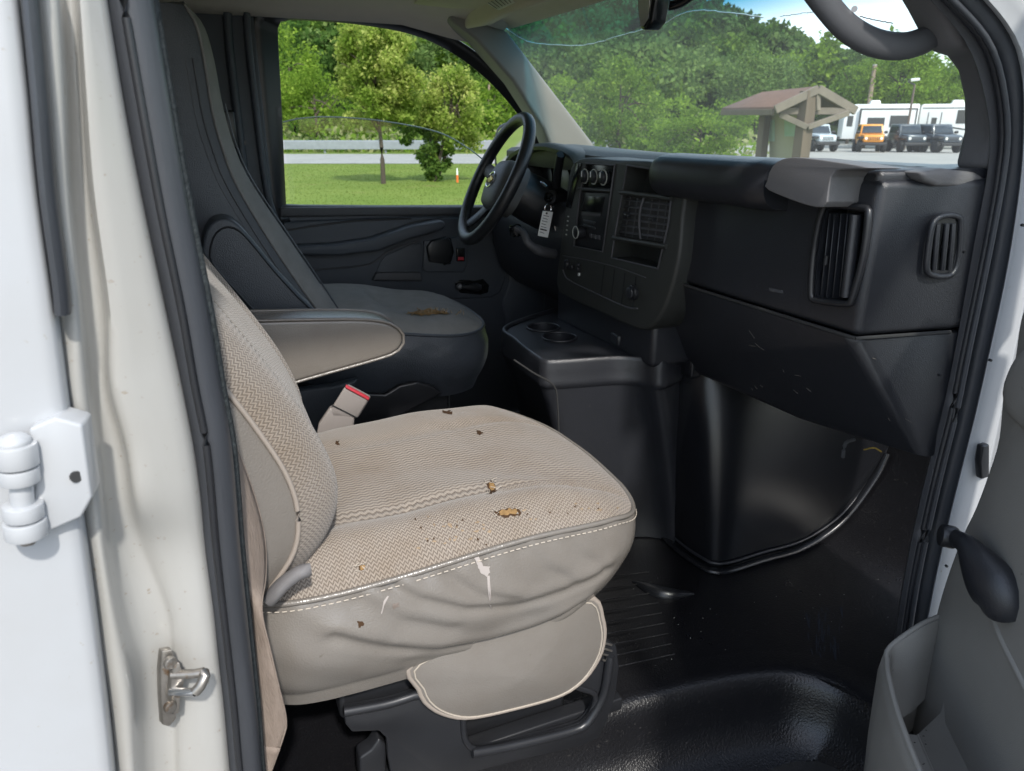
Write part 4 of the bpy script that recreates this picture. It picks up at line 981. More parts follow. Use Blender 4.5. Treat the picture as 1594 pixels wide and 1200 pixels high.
# raised top of the end housing
et = [(XA+.006, .895), (XA+.006, .79), (1.06, .76), (1.30, .76), (1.30, .88)]
prism('end_top', [V((x, y, 1.470)) for x, y in et], (0, 0, .024), 'blk', db, .009, 4)
prism('corner_cap', [P(x, y, Y=.757) for x, y in ((1432, 268), (1440, 282), (1460, 290), (1534, 292), (1536, 278), (1520, 268), (1470, 262))], (0, .06, 0), 'mgrey', db, .006)
# ---- tall vent in the passenger panel
vo = [(1283, 322), (1292, 318), (1345, 324), (1352, 330), (1344, 400), (1326, 466), (1320, 473), (1272, 468), (1263, 460), (1266, 400), (1274, 350)]
vf = spl([P(x, y, X=XA-.003) for x, y in vo], 50, True)
cvt = prism('cutter', [p+V((-.02, 0, 0)) for p in spl([P(1308+(x-1308)*.86, 396+(y-396)*.93, X=XA) for x, y in vo], 40, True)], (.07, 0, 0), None, None, 0)
cut(pan_u, [cvt])
fr_ = tube('vent_frame', vf, .0055, 'blk2', db, 8, closed=True, ref=(1, 0, 0))
rbox('vent_back', (XA+.045, .79, 1.27), (XA+.05, .90, 1.45), 'ink', fr_, 0)
for k, (xa, xb) in enumerate(((1290, 1276), (1298, 1285), (1308, 1295), (1318, 1305))):
    a_, b2 = P(xa, 332, X=XA+.004), P(xb, 464, X=XA+.004)
    hexa('vent_slat', [a_, b2, b2+V((.03, -.004, 0)), a_+V((.03, -.004, 0)), a_+V((0, -.002, 0)), b2+V((0, -.002, 0)), b2+V((.03, -.006, 0)), a_+V((.03, -.006, 0))], 'blk', fr_, .0006, 1)
a_, b2 = P(1333, 334, X=XA), P(1318, 462, X=XA)
tube('vent_door', [a_, a_.lerp(b2, .5), b2], .010, 'blk', fr_, 12, ref=(1, 0, 0), r2=.008)
tube('vent_wheel', [P(1287, 398, X=XA), P(1285, 412, X=XA)], .004, 'blk2', fr_, 8)
# ---- side window demister vent in the end face
eb = lambda x, y, d=0: (lambda p: p)(P(x, y, Y=.757-d))
dv = [(1451, 352), (1458, 340), (1472, 335), (1488, 336), (1495, 345), (1492, 400), (1484, 424), (1470, 430), (1452, 428), (1443, 420), (1445, 390)]
dvf = tube('demister_frame', spl([eb(x, y, .004) for x, y in dv], 40, True), .0045, 'blk', db, 8, closed=True, ref=(0, 1, 0))
prism('demister_recess', spl([eb(1470+(x-1470)*.86, 384+(y-384)*.9, .003) for x, y in dv], 30, True), (0, .003, 0), 'gloss', dvf, 0)
for xa, xb in ((1460, 1454), (1474, 1467), (1484, 1478)):
    tube('demister_slat', [eb(xa, 348, .005), eb((xa+xb)/2, 385, .008), eb(xb, 420, .005)], .0038, 'blk', dvf, 8, ref=(0, 1, 0))
prism('airbag_mark', [P(x, y, X=XA-.0006) for x, y in ((1197, 448), (1218, 452), (1219, 457), (1198, 453))], (.0006, 0, 0), 'dgrey', db, 0)
# ---- centre stack
XC = .872
S_ = lambda x, y, d=0: P(x, y, X=XC-d)
so = [(893, 252), (960, 249), (1035, 257), (1066, 300), (1062, 330), (1056, 400), (1046, 445), (1030, 488), (1012, 510), (990, 512), (930, 485), (880, 462), (866, 446), (870, 400), (880, 320)]
olive = mat('stack_olive', (.036, .038, .035), .45, bump=.2, bscale=900, vor=True, var=.12)
stk_o = prism('centre_stack', spl([S_(x, y) for x, y in so], 70, True), (.10, 0, 0), olive, db, .008, 4, 50)
ho1 = [(912, 254), (957, 257), (951, 300), (938, 392), (893, 383), (903, 300)]
ho2 = [(976, 257), (1034, 266), (1046, 300), (1040, 350), (1024, 418), (952, 401), (962, 340)]
cut(stk_o, [prism('cutter', [S_(x, y)+V((-.03, 0, 0)) for x, y in h], (.085, 0, 0), None, None, 0) for h in (ho1, ho2)])
for h in (ho1, ho2):
    tube('bezel_edge', [S_(x, y, .0015) for x, y in h], .0022, 'dgrey', stk_o, 6, closed=True, ref=(1, 0, 0))
# climate controls
cl = prism('climate_panel', [S_(x, y, -.006) for x, y in ((911, 253), (957, 256), (952, 294), (905, 291))], (.01, 0, 0), 'gloss', db, .001)
for x, y in ((917, 274), (931, 275), (946, 276)):
    c0 = S_(x, y, -.006); kn = cyl('climate_knob', c0, c0+V((-.020, 0, 0)), .0135, 'blk2', cl, 24, bevel=.002)
    tube('knob_ring', [c0+V((-.012, math.cos(2*math.pi*k/24)*.0165, math.sin(2*math.pi*k/24)*.0165)) for k in range(24)], .0015, 'dial', kn, 6, closed=True, ref=(1, 0, 0))
    rbox('knob_pointer', (c0.x-.021, c0.y-.001, c0.z-.001), (c0.x-.0198, c0.y+.001, c0.z+.012), 'tag', kn, 0)
tube('divider_bar', [S_(901, 294, -.002), S_(953, 297, -.002)], .005, olive, db, 8)
# radio
rdz = prism('radio', [S_(x, y, -.004) for x, y in ((903, 299), (950, 301), (937, 392), (892, 383))], (.01, 0, 0), 'blk2', db, .001)
prism('radio_display', [S_(x, y, -.0025) for x, y in ((910, 305), (941, 306), (936, 331), (905, 329))], (.002, 0, 0), 'gloss', rdz, .0005)
prism('radio_slot', [S_(x, y, -.0025) for x, y in ((905, 331), (935, 333), (934, 337), (904, 335))], (.002, 0, 0), 'dgrey', rdz, .0005)
c0 = S_(908, 361, -.004); kn = cyl('volume_knob', c0, c0+V((-.022, 0, 0)), .016, 'blk2', rdz, 24, bevel=.002)
tube('knob_ring', [c0+V((-.022, math.cos(2*math.pi*k/24)*.0145, math.sin(2*math.pi*k/24)*.0145)) for k in range(24)], .0012, 'dial', kn, 6, closed=True, ref=(1, 0, 0))
for k in range(3):
    c0 = S_(921+k*6, 367+k*1.2, -.004); rbox('radio_button', (c0.x-.004, c0.y-.006, c0.z-.005), (c0.x, c0.y+.006, c0.z+.005), 'dgrey', rdz, .001)
for k in range(2):
    c0 = S_(918, 345+k*8, -.004); rbox('radio_button', (c0.x-.003, c0.y-.03, c0.z-.003), (c0.x, c0.y+.03, c0.z+.003), 'blk', rdz, .001)
# middle vent and bins
va_ = prism('centre_vent', [S_(x, y, -.012) for x, y in ((964, 303), (1046, 313), (1037, 378), (956, 366))], (.03, 0, 0), 'ink', db, .001)
for k in range(6):
    t = (k+.5)/6; a_ = S_(963-t*7, 305+t*60, -.008); b2 = S_(1044-t*8, 314+t*62, -.008)
    hexa('vent_slat', [a_, b2, b2+V((.006, 0, .004)), a_+V((.006, 0, .004)), a_+V((0, 0, -.0018)), b2+V((0, 0, -.0018)), b2+V((.006, 0, .0022)), a_+V((.006, 0, .0022))], 'dgrey', va_, .0004, 1)
for k in range(7):
    t = (k+.5)/7
    if k == 3: continue
    a_ = S_(964+t*80, 304+t*10, -.011); b2 = S_(956+t*80, 364+t*12, -.011); tube('vent_fin', [a_, b2], .0014, 'blk', va_, 6)
tube('vent_divider', spl([S_(1003, 306, 0), S_(997, 325, .004), S_(995, 350, .004), S_(997, 372, 0)], 10), .0028, 'dgrey', va_, 8, ref=(1, 0, 0))
for x, y in ((976, 335), (1014, 342)):
    c0 = S_(x, y, .002); rbox('vent_tab', (c0.x-.004, c0.y-.008, c0.z-.003), (c0.x+.006, c0.y+.008, c0.z+.003), 'blk2', va_, .001)
for (x0, y0, x1, y1) in ((966, 299, 1046, 309), (955, 370, 1038, 384)):
    tube('divider_bar', [S_(x0, y0, .002), S_(x1, y1, .002)], .0055, olive, db, 8)
# switch row
for (x0, y0, x1, y1) in ((941, 412, 935, 462), (957, 418, 951, 468), (973, 424, 967, 476), (990, 430, 985, 482)):
    tube('switch_seam', [S_(x0, y0, .001), S_(x1, y1, .001)], .0009, 'blk2', stk_o, 5)
tube('row_edge', spl([S_(x, y, .0015) for x, y in ((876, 398), (920, 406), (960, 416), (1005, 432))], 16), .0014, 'dgrey', stk_o, 6)
tube('row_edge', spl([S_(x, y, .0015) for x, y in ((876, 420), (884, 435), (930, 458), (975, 478), (992, 480))], 16), .0022, 'dgrey', stk_o, 6)
c0 = S_(989, 455, -.002); ot = cyl('power_outlet', c0, c0+V((-.012, 0, 0)), .017, 'blk2', db, 24, bevel=.002); cyl('outlet_cap', c0+V((-.012, 0, 0)), c0+V((-.018, 0, 0)), .013, 'blk', ot, 20, bevel=.002)
for x, y, s in ((884, 411, .012), (893, 415, .008), (903, 412, .006), (903, 418, .006)):
    c0 = S_(x, y, -.001); cyl('rotary_switch', c0, c0+V((-.010, 0, 0)), s, 'blk2', db, 16, bevel=.002)
c0 = S_(902, 427, .001); cyl('indicator', c0, c0+V((-.003, 0, 0)), .004, 'tag', db, 10)
# slim slot panel with gear quadrant marks on the driver side of the stack
prism('slot_panel', [S_(x, y, .002) for x, y in ((897, 254), (905, 254), (888, 325), (880, 322))], (.006, 0, 0), 'gloss', db, .001)
for k in range(5):
    c0 = S_(884-k*.8, 337+k*7, .002); rbox('slot_mark', (c0.x, c0.y-.003, c0.z-.0015), (c0.x+.002, c0.y+.003, c0.z+.0015), 'dial', db, 0)
# instrument hood and cluster
hd = spl([V((.93, y, z)) for y, z in ((2.25, 1.40), (2.22, 1.46), (2.13, 1.497), (1.97, 1.512), (1.83, 1.503), (1.765, 1.485), (1.745, 1.45), (1.742, 1.35))], 40)
rows = [[p+V((dx, 0, dz)) for p in hd] for dx, dz in ((.12, -.012), (.02, 0), (0, -.002), (-.012, -.010), (-.008, -.020), (.12, -.03))]
grid('instrument_hood', rows, mat('hood_olive', (.045, .048, .04), .45, bump=.2, bscale=900, vor=True), db)
rbox('cluster_back', (1.03, 1.745, 1.20), (1.05, 2.26, 1.48), 'gloss', db, .004)
for y in (1.86, 2.02, 2.14): cyl('gauge', (1.03, y, 1.40), (1.018, y, 1.40), .055 if y > 1.9 else .04, 'blk2', db, 28, bevel=.003)
tube('wiper_stalk', spl([P(873, 240, X=.91), P(869, 262, X=.92), P(866, 290, X=.93)], 10), .012, 'blk2', db, 10, ref=(1, 0, 0))
# driver-side lower dash and knee panel
prism('knee_panel', [V((x, 0, z))+V((0, 1.72, 0)) for x, z in ((.915, 1.36), (.90, 1.20), (.93, 1.10), (1.0, 1.04), (1.3, 1.0), (1.3, 1.40))], (0, .58, 0), 'blk', db, .02, 4)
prism('dash_end_far', [V((x, 2.16, z)) for x, z in ((.955, 1.47), (.93, 1.40), (.92, 1.25), (1.3, 1.2), (1.3, 1.45))], (0, .14, 0), 'blk', db, .012)
rbox('dash_core', (1.10, .80, 1.05), (1.40, 2.28, 1.43), 'ink', db, .004)
rbox('stack_base', (.90, 1.315, 1.035), (1.03, 1.80, 1.17), 'blk', db, .015)
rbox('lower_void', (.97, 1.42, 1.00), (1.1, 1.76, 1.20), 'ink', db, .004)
# loose bits under the dash: wire connector
tube('wire', spl([P(1345, 700, Y=1.0), P(1360, 697, Y=1.0), P(1372, 703, Y=1.0)], 8), .0018, mat('yellow_plug', (.45, .30, .05), .5), db, 6)
tube('wire', spl([P(1312, 712, Y=1.02), P(1316, 690, Y=1.02), P(1330, 684, Y=1.02)], 8), .004, 'dgrey', db, 6)

# ================================================================== STEERING WHEEL AND COLUMN
sw = thing('steering_wheel', 'black steering wheel with grey hub pad and gold emblem', 'steering wheel', tuple(P(772, 280, Y=1.95)))
wc = V((.776, 1.95, 1.416)); wu = V((.463, 0, .886)); wn_ = V((-.875, .105, .463)); wn_ = (wn_-wu*wn_.dot(wu)).normalized(); wr = wu.cross(wn_)*-1
def WP(a_, r, d=0): return wc+wr*(math.cos(a_)*r)+wu*(math.sin(a_)*r)+wn_*d
tube('rim', [WP(2*math.pi*k/72, .180) for k in range(72)], .0172, 'rim', sw, 14, closed=True, ref=wn_)
rows = []
for s, d in ((1.0, -.045), (1.02, -.02), (.98, .004), (.86, .018), (.6, .026), (.3, .030), (.03, .031)):
    rows.append([wc+wr*(.088*s*math.copysign(abs(math.cos(t))**.7, math.cos(t)))+wu*(.075*s*math.copysign(abs(math.sin(t))**.7, math.sin(t))-.008)+wn_*(d-.02) for t in [2*math.pi*k/48 for k in range(48)]])
hb = grid('hub_pad', rows, 'hub', sw, True, cap=True)
for an in (R(12), R(168), R(236), R(304)):
    p0, p1, p2 = WP(an, .06, -.03), WP(an, .12, -.022), WP(an, .178, -.004)
    tube('spoke', spl([p0, p1, p2], 8), .009, 'rim' if an > 3.2 else 'hub', sw, 10, ref=wn_, r2=.021)
ring = [wc+wr*(.030*math.cos(2*math.pi*k/30))+wu*(.022*math.sin(2*math.pi*k/30)-.005)+wn_*.0115 for k in range(30)]
em = tube('emblem_ring', ring, .0022, 'chrome', hb, 6, closed=True, ref=wn_)
ez = [(-.024, -.004), (-.010, -.004), (-.008, -.010), (.010, -.010), (.010, -.004), (.024, -.004), (.020, .004), (.008, .004), (.008, .010), (-.008, .010), (-.009, .004), (-.026, .004)]
prism('emblem_cross', [wc+wr*x+wu*(y-.005)+wn_*.0115 for x, y in ez], wn_*.003, 'gold', hb, .0008)
colm = thing('steering_column', 'black steering column shroud with ignition lock and knee-edge highlight bar behind the wheel', 'steering column', (.9, 1.95, 1.3))
axis = [wc-wn_*d for d in (.03, .06, .12, .18, .25, .32)]
tube('column_shroud', axis, [.060, .068, .072, .075, .075, .070], 'blk2', colm, 24, ref=(0, 1, 0), r2=[.055, .064, .068, .068, .066, .06])
ig = P(857, 308, Y=1.86)
prism('ignition_housing', [P(x, y, Y=1.875) for x, y in ((846, 292), (866, 296), (876, 306), (872, 326), (848, 330), (838, 322))], (.02, .06, -.01), 'dgrey', colm, .006)
ic = P(859, 309, Y=1.872); lk_ = cyl('lock_ring', ic, ic+V((-.012, -.008, .004)), .021, 'blk2', colm, 26, bevel=.003)
cyl('lock_cylinder', ic+V((-.010, -.007, .003)), ic+V((-.020, -.014, .007)), .013, 'gloss', lk_, 22, bevel=.002)
tube('knee_edge_bar', spl([P(803, 356, Y=1.84), P(815, 362, Y=1.82), P(822, 378, Y=1.80), P(840, 390, Y=1.80), P(868, 396, Y=1.82)], 20), [.010]*4+[.011]*6+[.014]*6+[.013]*4, 'dgrey', colm, 12, ref=(0, 1, 0))  # grey bar shaped for the highlight along the knee panel edge
cyl('bar_knob', P(801, 350, Y=1.85), P(804, 368, Y=1.85), .017, 'gloss', colm, 18, bevel=.006)
tube('turn_stalk', spl([P(842, 284, Y=1.84), P(847, 287, Y=1.82), P(851, 291, Y=1.81)], 6), .004, 'chrome', colm, 8)
kt = thing('key_tag', 'white paper tag and silver key hanging from the ignition', 'key tag', tuple(P(848, 350, Y=1.83)))
tg = prism('card', [P(x, y, Y=1.83) for x, y in ((845, 328), (861, 330), (853, 370), (837, 367))], (.0, .0015, 0), 'tag', kt, .0004, 1)
for k in range(7):
    t = k/7; w = random.uniform(.55, .95) if k != 5 else .9
    a_ = P(846-t*7, 335+t*30, Y=1.8288); b2 = P(846-t*7+11*w, 337+t*30.5, Y=1.8288); tube('printed_line', [a_, b2], .0008 if k != 5 else .002, 'ink', tg, 5)
cyl('tag_hole', P(851, 332, Y=1.8292), P(851, 332, Y=1.8282), .003, 'ink', tg, 10)
tube('key_blade', [P(864, 352, Y=1.83), P(868, 368, Y=1.83)], .0028, 'chrome', kt, 8, r2=.0015)
tube('key_ring', [P(853+5*math.cos(t), 324+6*math.sin(t), Y=1.832) for t in [2*math.pi*k/20 for k in range(20)]], .0009, 'chrome', kt, 6, closed=True, ref=(0, 1, 0))

# ================================================================== PASSENGER DOOR (open about 60 degrees, right edge)
pd = thing('passenger_door', 'open passenger door with grey inner trim, map pocket and black check strap', 'van door', (1.05, .45, .35))
HG = V((1.048, .650, 0)); DD = V((-math.cos(R(58)), -math.sin(R(58)), 0)); DN_ = V((-math.sin(R(58)), math.cos(R(58)), 0))   # along the door, inward normal
def DP(l, n, z): return HG+DD*l+DN_*n+V((0, 0, z))
def DX(x, y, n=0):          # pixel on the plane n metres proud of the trim
    d = ray(x, y); o = HG+DN_*n; t = (o-CAM).dot(DN_)/d.dot(DN_); return CAM+d*t
edge = [(1660, 330), (1592, 476), (1576, 560), (1560, 600), (1552, 680), (1538, 730), (1516, 790), (1497, 830), (1478, 880), (1462, 930), (1448, 985), (1442, 1010)]
ee = spl([DX(x, y) for x, y in edge], 44)
rows = []
for p in ee: rows.append([p-DN_*.05-DD*.004, p-DN_*.012-DD*.003, p-DN_*.003+DD*.001, p+DD*.010, p+DD*.06+DN_*.004, p+DD*.12+DN_*.006, p+DD*.3+DN_*.006, p+DD*.85])
b0 = rows[-1]
rows += [[q-V((0, 0, .12)) for q in b0], [q-V((0, 0, .40)) for q in b0]]
dt = grid('door_trim', rows, 'door', pd)
prism('door_shell', [DP(l, n, .32) for l, n in ((.004, -.035), (.004, -.12), (.95, -.12), (.95, -.035))], (0, 0, 1.02), 'white', pd, .012)
for l0, l1, z0, z1 in ((.05, .95, 1.86, 1.92), (.90, .95, 1.34, 1.88)):
    prism('window_frame', [DP(l, n, z0) for l, n in ((l0, -.05), (l0, -.10), (l1, -.10), (l1, -.05))], (0, 0, z1-z0), 'white', pd, .008)
hexa('window_frame', [DP(-.02, -.05, 1.34), DP(.03, -.05, 1.34), DP(.12, -.05, 1.88), DP(.05, -.05, 1.88), DP(-.02, -.10, 1.34), DP(.03, -.10, 1.34), DP(.12, -.10, 1.88), DP(.05, -.10, 1.88)], 'white', pd, .008)
grid('window_pane', [[DP(.03, -.075, 1.33), DP(.92, -.075, 1.33)], [DP(.10, -.075, 1.87), DP(.92, -.075, 1.87)]], 'glass', pd)
# soft arm pad at the upper right
ap = [DX(x, y, .004) for x, y in ((1594, 548), (1570, 590), (1566, 622), (1582, 655), (1660, 700), (1740, 560), (1650, 520))]
ac = sum(ap, V((0, 0, 0)))/len(ap); ao_ = spl(ap, 40, True)
grid('arm_pad', [[ac+(p-ac)*s+DN_*d for p in ao_] for s, d in ((1, -.004), (.99, .002), (.95, .006), (.86, .009), (.7, .011), (.4, .012), (.03, .012))], 'door', pd, True, cap=True)
tube('panel_crease', spl([DX(x, y, .005) for x, y in ((1548, 965), (1562, 1000), (1592, 1060), (1640, 1160))], 14), .005, 'door', dt, 8)
# check strap: black moulded horn with socket
hn = spl([DX(1488, 838, .035), DX(1503, 848, .035), DX(1520, 872, .03), DX(1540, 902, .02), DX(1556, 925, .012), DX(1566, 940, .002)], 24)
ho = tube('check_strap', hn, [.010+.021*smoothstep(2, 19, i) for i in range(24)], 'blk', pd, 22, ref=DN_, r2=[.014+.026*smoothstep(2, 18, i)-.003*smoothstep(19, 23, i) for i in range(24)])
cyl('strap_socket', P(1462, 832, Y=.672), P(1490, 838, Y=.655), .0185, 'blk2', pd, 20, bevel=.006)
# map pocket
zt = .758
h0_ = V((.905, .646, 0))
def ring_pocket(z, ins):
    o = h0_+V((0, 0, z)); w = DX(1452, 995).xy.to_3d()
    s0 = V((w.x, w.y, z+.022)) if ins <= .004 else V((w.x, w.y, z+.022))+DD*(ins*.8)
    return [s0, s0.lerp(o, .35)+DD*(ins*.8)+V((0, 0, .010)), s0.lerp(o, .75)+DD*(ins*.8)+V((0, 0, .004)), o+V((ins+.010, -.004-ins*.7, .003)), o+V((ins, -.016-ins*.3, .002)), o+DD*.04+V((ins-.004, -.008, 0)), o+DD*.14+V((ins-.012, 0, -.004)), o+DD*.3+V((ins-.014, 0, -.008)), o+DD*.62+V((ins, 0, -.012))]
outer = [spl(ring_pocket(z, i_), 70) for z, i_ in ((zt, .004), (zt-.004, 0), (zt-.03, -.002), (zt-.10, .0), (zt-.16, .002), (zt-.24, .006), (zt-.34, .02))]
inner = [spl(ring_pocket(z, i_), 70) for z, i_ in ((zt, .0045), (zt+.001, .008), (zt-.006, .012), (zt-.06, .017), (zt-.12, .022), (zt-.15, .027))]
po = grid('map_pocket', outer, 'door', pd)
grid('pocket_liner', inner, 'door', po)
fin = inner[-1]
def onpanel(p, n):           # the point straight across on the trim
    return p-DN_*((p-HG).dot(DN_)-n)
fl_ = [[p, p.lerp(onpanel(p, .03), .5), onpanel(p, .032), onpanel(p, .006)+V((0, 0, .05)), onpanel(p, .003)+V((0, 0, .16))] for p in fin[13:]]
pf = grid('pocket_floor', fl_, 'door', po, smooth=30)
tube('pocket_rim', [p+V((0, 0, .001)) for p in outer[0]], .0042, 'door', po, 8)
tube('pocket_crease', [r_[2]+V((0, 0, .001)) for r_ in fl_], .0016, 'door', pf, 6)
for k in range(5):     # fine ridges moulded on the outer wall
    z = zt-.13-k*.018; tube('pocket_ridge', [p+V((-.0005, 0, 0)) for p in spl(ring_pocket(z, .0005), 50)[22:44]], .0016, 'door', po, 6)
bpf = bvh_of(pf)
speck = mat('dark_dust', (.05, .048, .046), .9)
for i in range(70):
    x = 1378+random.random()*70; y = 1040+random.random()*150; h0 = hit(x, y, bpf, .0006)
    if h0:
        w = random.uniform(.4, 1.4); decal('dirt_speck', [(x-w*1.6, y), (x, y-w*.7), (x+w*1.6, y+.5), (x, y+w*.7)], bpf, speck, pf, .0006, .4)

# ================================================================== OUTSIDE: VEGETATION
def leaf_mesh(name, cen, size, mats, midx=None, flat=.0, aspect=.6):
    """one quad per leaf clump: numpy arrays in, mesh out"""
    n = len(cen); u = rng.normal(size=(n, 3)); u /= np.linalg.norm(u, axis=1)[:, None]
    w = rng.normal(size=(n, 3)); w[:, 2] += flat; v = np.cross(u, w); v /= np.linalg.norm(v, axis=1)[:, None]
    s = (np.asarray(size)*rng.uniform(.6, 1.35, n))[:, None]
    vt = np.stack([cen-u*s, cen-v*s*aspect, cen+u*s, cen+v*s*aspect], 1).reshape(-1, 3).astype('f')
    me = bpy.data.meshes.new(name); me.vertices.add(4*n); me.vertices.foreach_set('co', vt.ravel())
    me.loops.add(4*n); me.loops.foreach_set('vertex_index', np.arange(4*n, dtype='i'))
    me.polygons.add(n); me.polygons.foreach_set('loop_start', np.arange(0, 4*n, 4, dtype='i')); me.polygons.foreach_set('loop_total', np.full(n, 4, 'i'))
    for m in mats: me.materials.append(m)
    if midx is not None: me.polygons.foreach_set('material_index', np.asarray(midx, 'i'))
    me.update(calc_edges=True); return me
def crown_pts(c, rad, n, clumps=26, spread=.33, shell=.55, lift=0):
    """leaves gathered in clumps over an uneven ellipsoid"""
    c = np.array(c); rad = np.array(rad)
    d = rng.normal(size=(clumps, 3)); d /= np.linalg.norm(d, axis=1)[:, None]
    k = c+d*rad*(shell+(1-shell)*rng.random((clumps, 1)))*rng.uniform(.72, 1.08, (clumps, 1))
    w = rng.uniform(.5, 1.5, clumps); idx = rng.choice(clumps, n, p=w/w.sum())
    q = rng.normal(size=(n, 3)); q /= np.linalg.norm(q, axis=1)[:, None]; q *= rng.random((n, 1))**.45
    q[:, 2] = q[:, 2]*.75+lift
    return k[idx]+q*rad*spread*rng.uniform(.7, 1.2, (n, 1))
def ang(x, y, dist):
    """a point seen at pixel x,y at a given ground distance"""
    d = ray(x, y); t = dist/math.hypot(d.x, d.y); return CAM+d*t
LM = dict(
 yel=leafmat('leaf_yellow_green', (.24, .34, .05), (.58, .60, .20), .5, .9, (.19, .29, .045)),
 mid=leafmat('leaf_mid_green', (.10, .185, .030), (.21, .31, .06), .45, .3, (.075, .145, .026)),
 brt=leafmat('leaf_bright_green', (.15, .26, .028), (.30, .42, .07), .5, .5, (.11, .20, .026)),
 drk=leafmat('leaf_dark_green', (.080, .155, .032), (.18, .27, .062), .45, .08, (.062, .125, .028)),
 blu=leafmat('leaf_far_green', (.115, .20, .058), (.23, .32, .10), .4, .05, (.085, .15, .045)),
 pale=leafmat('leaf_pale', (.20, .24, .09), (.36, .37, .18), .4, .5))
bark = mat('bark', (.085, .065, .048), .9, bump=.8, bscale=40, var=.4, vscale=6, stretch=(1, 1, .2))
def tree(name, label, base, h, cz, rad, leaf, nl, ls, trunk=.12, stems=1, group=None, clumps=28, lean=(0, 0), extra=None, spread=.33):
    t = thing(name, label, 'tree' if 'tree' in name else 'shrub', tuple(base), group); base = V(base)
    vs, fs = [], []
    def add(v, f):
        n0 = len(vs); vs.extend(v); fs.extend([tuple(n0+w for w in g) for g in f])
    top = base+V((lean[0], lean[1], cz))
    for s in range(stems):
        a0 = 2*math.pi*s/max(1, stems)+.4; off = V((math.cos(a0), math.sin(a0), 0))*(trunk*1.6 if stems > 1 else 0)
        tip = top+V((math.cos(a0), math.sin(a0), 0))*(rad[0]*.4 if stems > 1 else 0)+V((0, 0, rad[2]*.35))
        pts = spl([base+off, base.lerp(tip, .3)+off*1.4, base.lerp(tip, .65)+V((random.uniform(-.1, .1), random.uniform(-.1, .1), 0)), tip], 12)
        add(*tubeg(pts, [trunk*(1.15-1.0*i/12) for i in range(12)], 8))
        for k in range(7):
            b = pts[4+k % 7]; an = random.uniform(0, 6.28); e = top+V((math.cos(an)*rad[0]*.75, math.sin(an)*rad[1]*.75, rad[2]*random.uniform(-.35, .6)))
            bp = spl([b, b.lerp(e, .5)+V((0, 0, .08*rad[2])), e], 6); add(*tubeg(bp, [trunk*.42*(1-.8*i/6) for i in range(6)], 5))
    mesh('trunk', vs, fs, bark, t)
    cp = crown_pts(tuple(top), rad, nl, clumps, spread)
    if extra is not None: cp = np.vstack([cp, crown_pts(tuple(base+V(extra[0])), extra[1], extra[2], 14)])
    me = leaf_mesh('crown', cp, ls, [LM[leaf]], flat=.6); co = link('crown', me, None, t, 0); return t
# two young trees on the lawn
b1 = P(597, 286, Z=0); d1 = math.hypot(b1.x, b1.y)
tree('young_tree', 'young yellow-green tree with slim straight trunk on the lawn', b1, 5, 3.15, (1.35, 1.3, 1.75), 'yel', 15000, .055, .065, 1, 'trees on the lawn', 75, (0, 0), ((.1, 0, 2.0), (1.0, .9, .55), 3500), .24)
b2_ = P(676, 282, Z=0)
tree('young_tree', 'young bushy tree with dark leafy suckers round its base on the lawn', b2_, 4, 2.15, (1.1, 1.1, 1.25), 'yel', 9000, .055, .06, 3, 'trees on the lawn', 50, (.55, -.1), ((0, 0, .62), (.50, .5, .65), 200))
sk_ = link('base_suckers', leaf_mesh('base_suckers', np.vstack([crown_pts((b2_.x+.05, b2_.y, .75), (.55, .5, .8), 3200, 22), crown_pts((b2_.x-.5, b2_.y, 1.3), (.7, .5, .4), 900, 12), crown_pts((b2_.x, b2_.y, .25), (.35, .4, .3), 900, 8)]), .06, [LM['drk']], flat=.5), None, None, 0)
sk_.parent = [o for o in COL.objects if o.name == 'young_tree.001'][0]; sk_.matrix_parent_inverse = Matrix.Translation(-sk_.parent.location)
mk = thing('marker_stake', 'small orange and white marker stake in the lawn', 'marker', tuple(P(712, 284, Z=0)))
mb = P(712, 284, Z=0); cyl('stake_sleeve', mb, mb+V((0, 0, .22)), .035, mat('orange_plastic', (.75, .16, .03), .5), mk, 10); cyl('stake_tip', mb+V((0, 0, .22)), mb+V((0, 0, .42)), .03, 'tag', mk, 10, .02)
# trees beyond the road, seen through the driver's window and the windshield
TR = [ # pixel of crown centre, distance, radii, leaf, leaves, label
 (452, 130, 64, (3.0, 3.0, 4.2), 'brt', 5200, 'bright green roadside tree at the left edge of the driver window'),
 (490, 165, 60, (2.6, 2.6, 2.4), 'brt', 3400, 'rounded green tree behind the guardrail left of the yellow-green tree'),
 (700, 170, 66, (3.2, 3.2, 3.0), 'mid', 3600, 'mid green tree behind the guardrail beside the bushy young tree'),
 (770, 165, 66, (3.4, 3.0, 2.6), 'brt', 3600, 'light green tree beside the far windshield pillar, beyond the guardrail'),
 (868, 175, 58, (2.6, 2.6, 2.6), 'brt', 3400, 'small green tree left of the feathery bush, seen through windshield'),
 (965, 170, 44, (2.3, 2.3, 2.9), 'mid', 6000, 'feathery grey-green tree in the left half of the windshield'),
 (1090, 207, 33, (2.4, 2.0, 1.35), 'brt', 6500, 'low bright green bush left of the wooden shelter'),
 (1030, 215, 38, (1.7, 1.6, 1.1), 'mid', 3000, 'small green bush beside the feathery tree'),
 (1180, 138, 95, (6.5, 5.0, 4.6), 'blu', 7000, 'broad leafy tree rising behind the wooden shelter'),
 (1085, 138, 110, (6.5, 5.5, 4.6), 'blu', 5000, 'large round tree left of the shelter roof on the hill foot'),
 (1400, 130, 72, (3.6, 3.6, 3.3), 'brt', 6000, 'leafy tree behind the leaning pole and street lamp'),
 (1462, 145, 78, (4.0, 4.0, 3.0), 'brt', 5500, 'leafy tree above the white trailer at the right windshield edge'),
 (1330, 140, 88, (4.4, 4.2, 3.2), 'mid', 4500, 'green tree between shelter roof and leaning pole'),
]
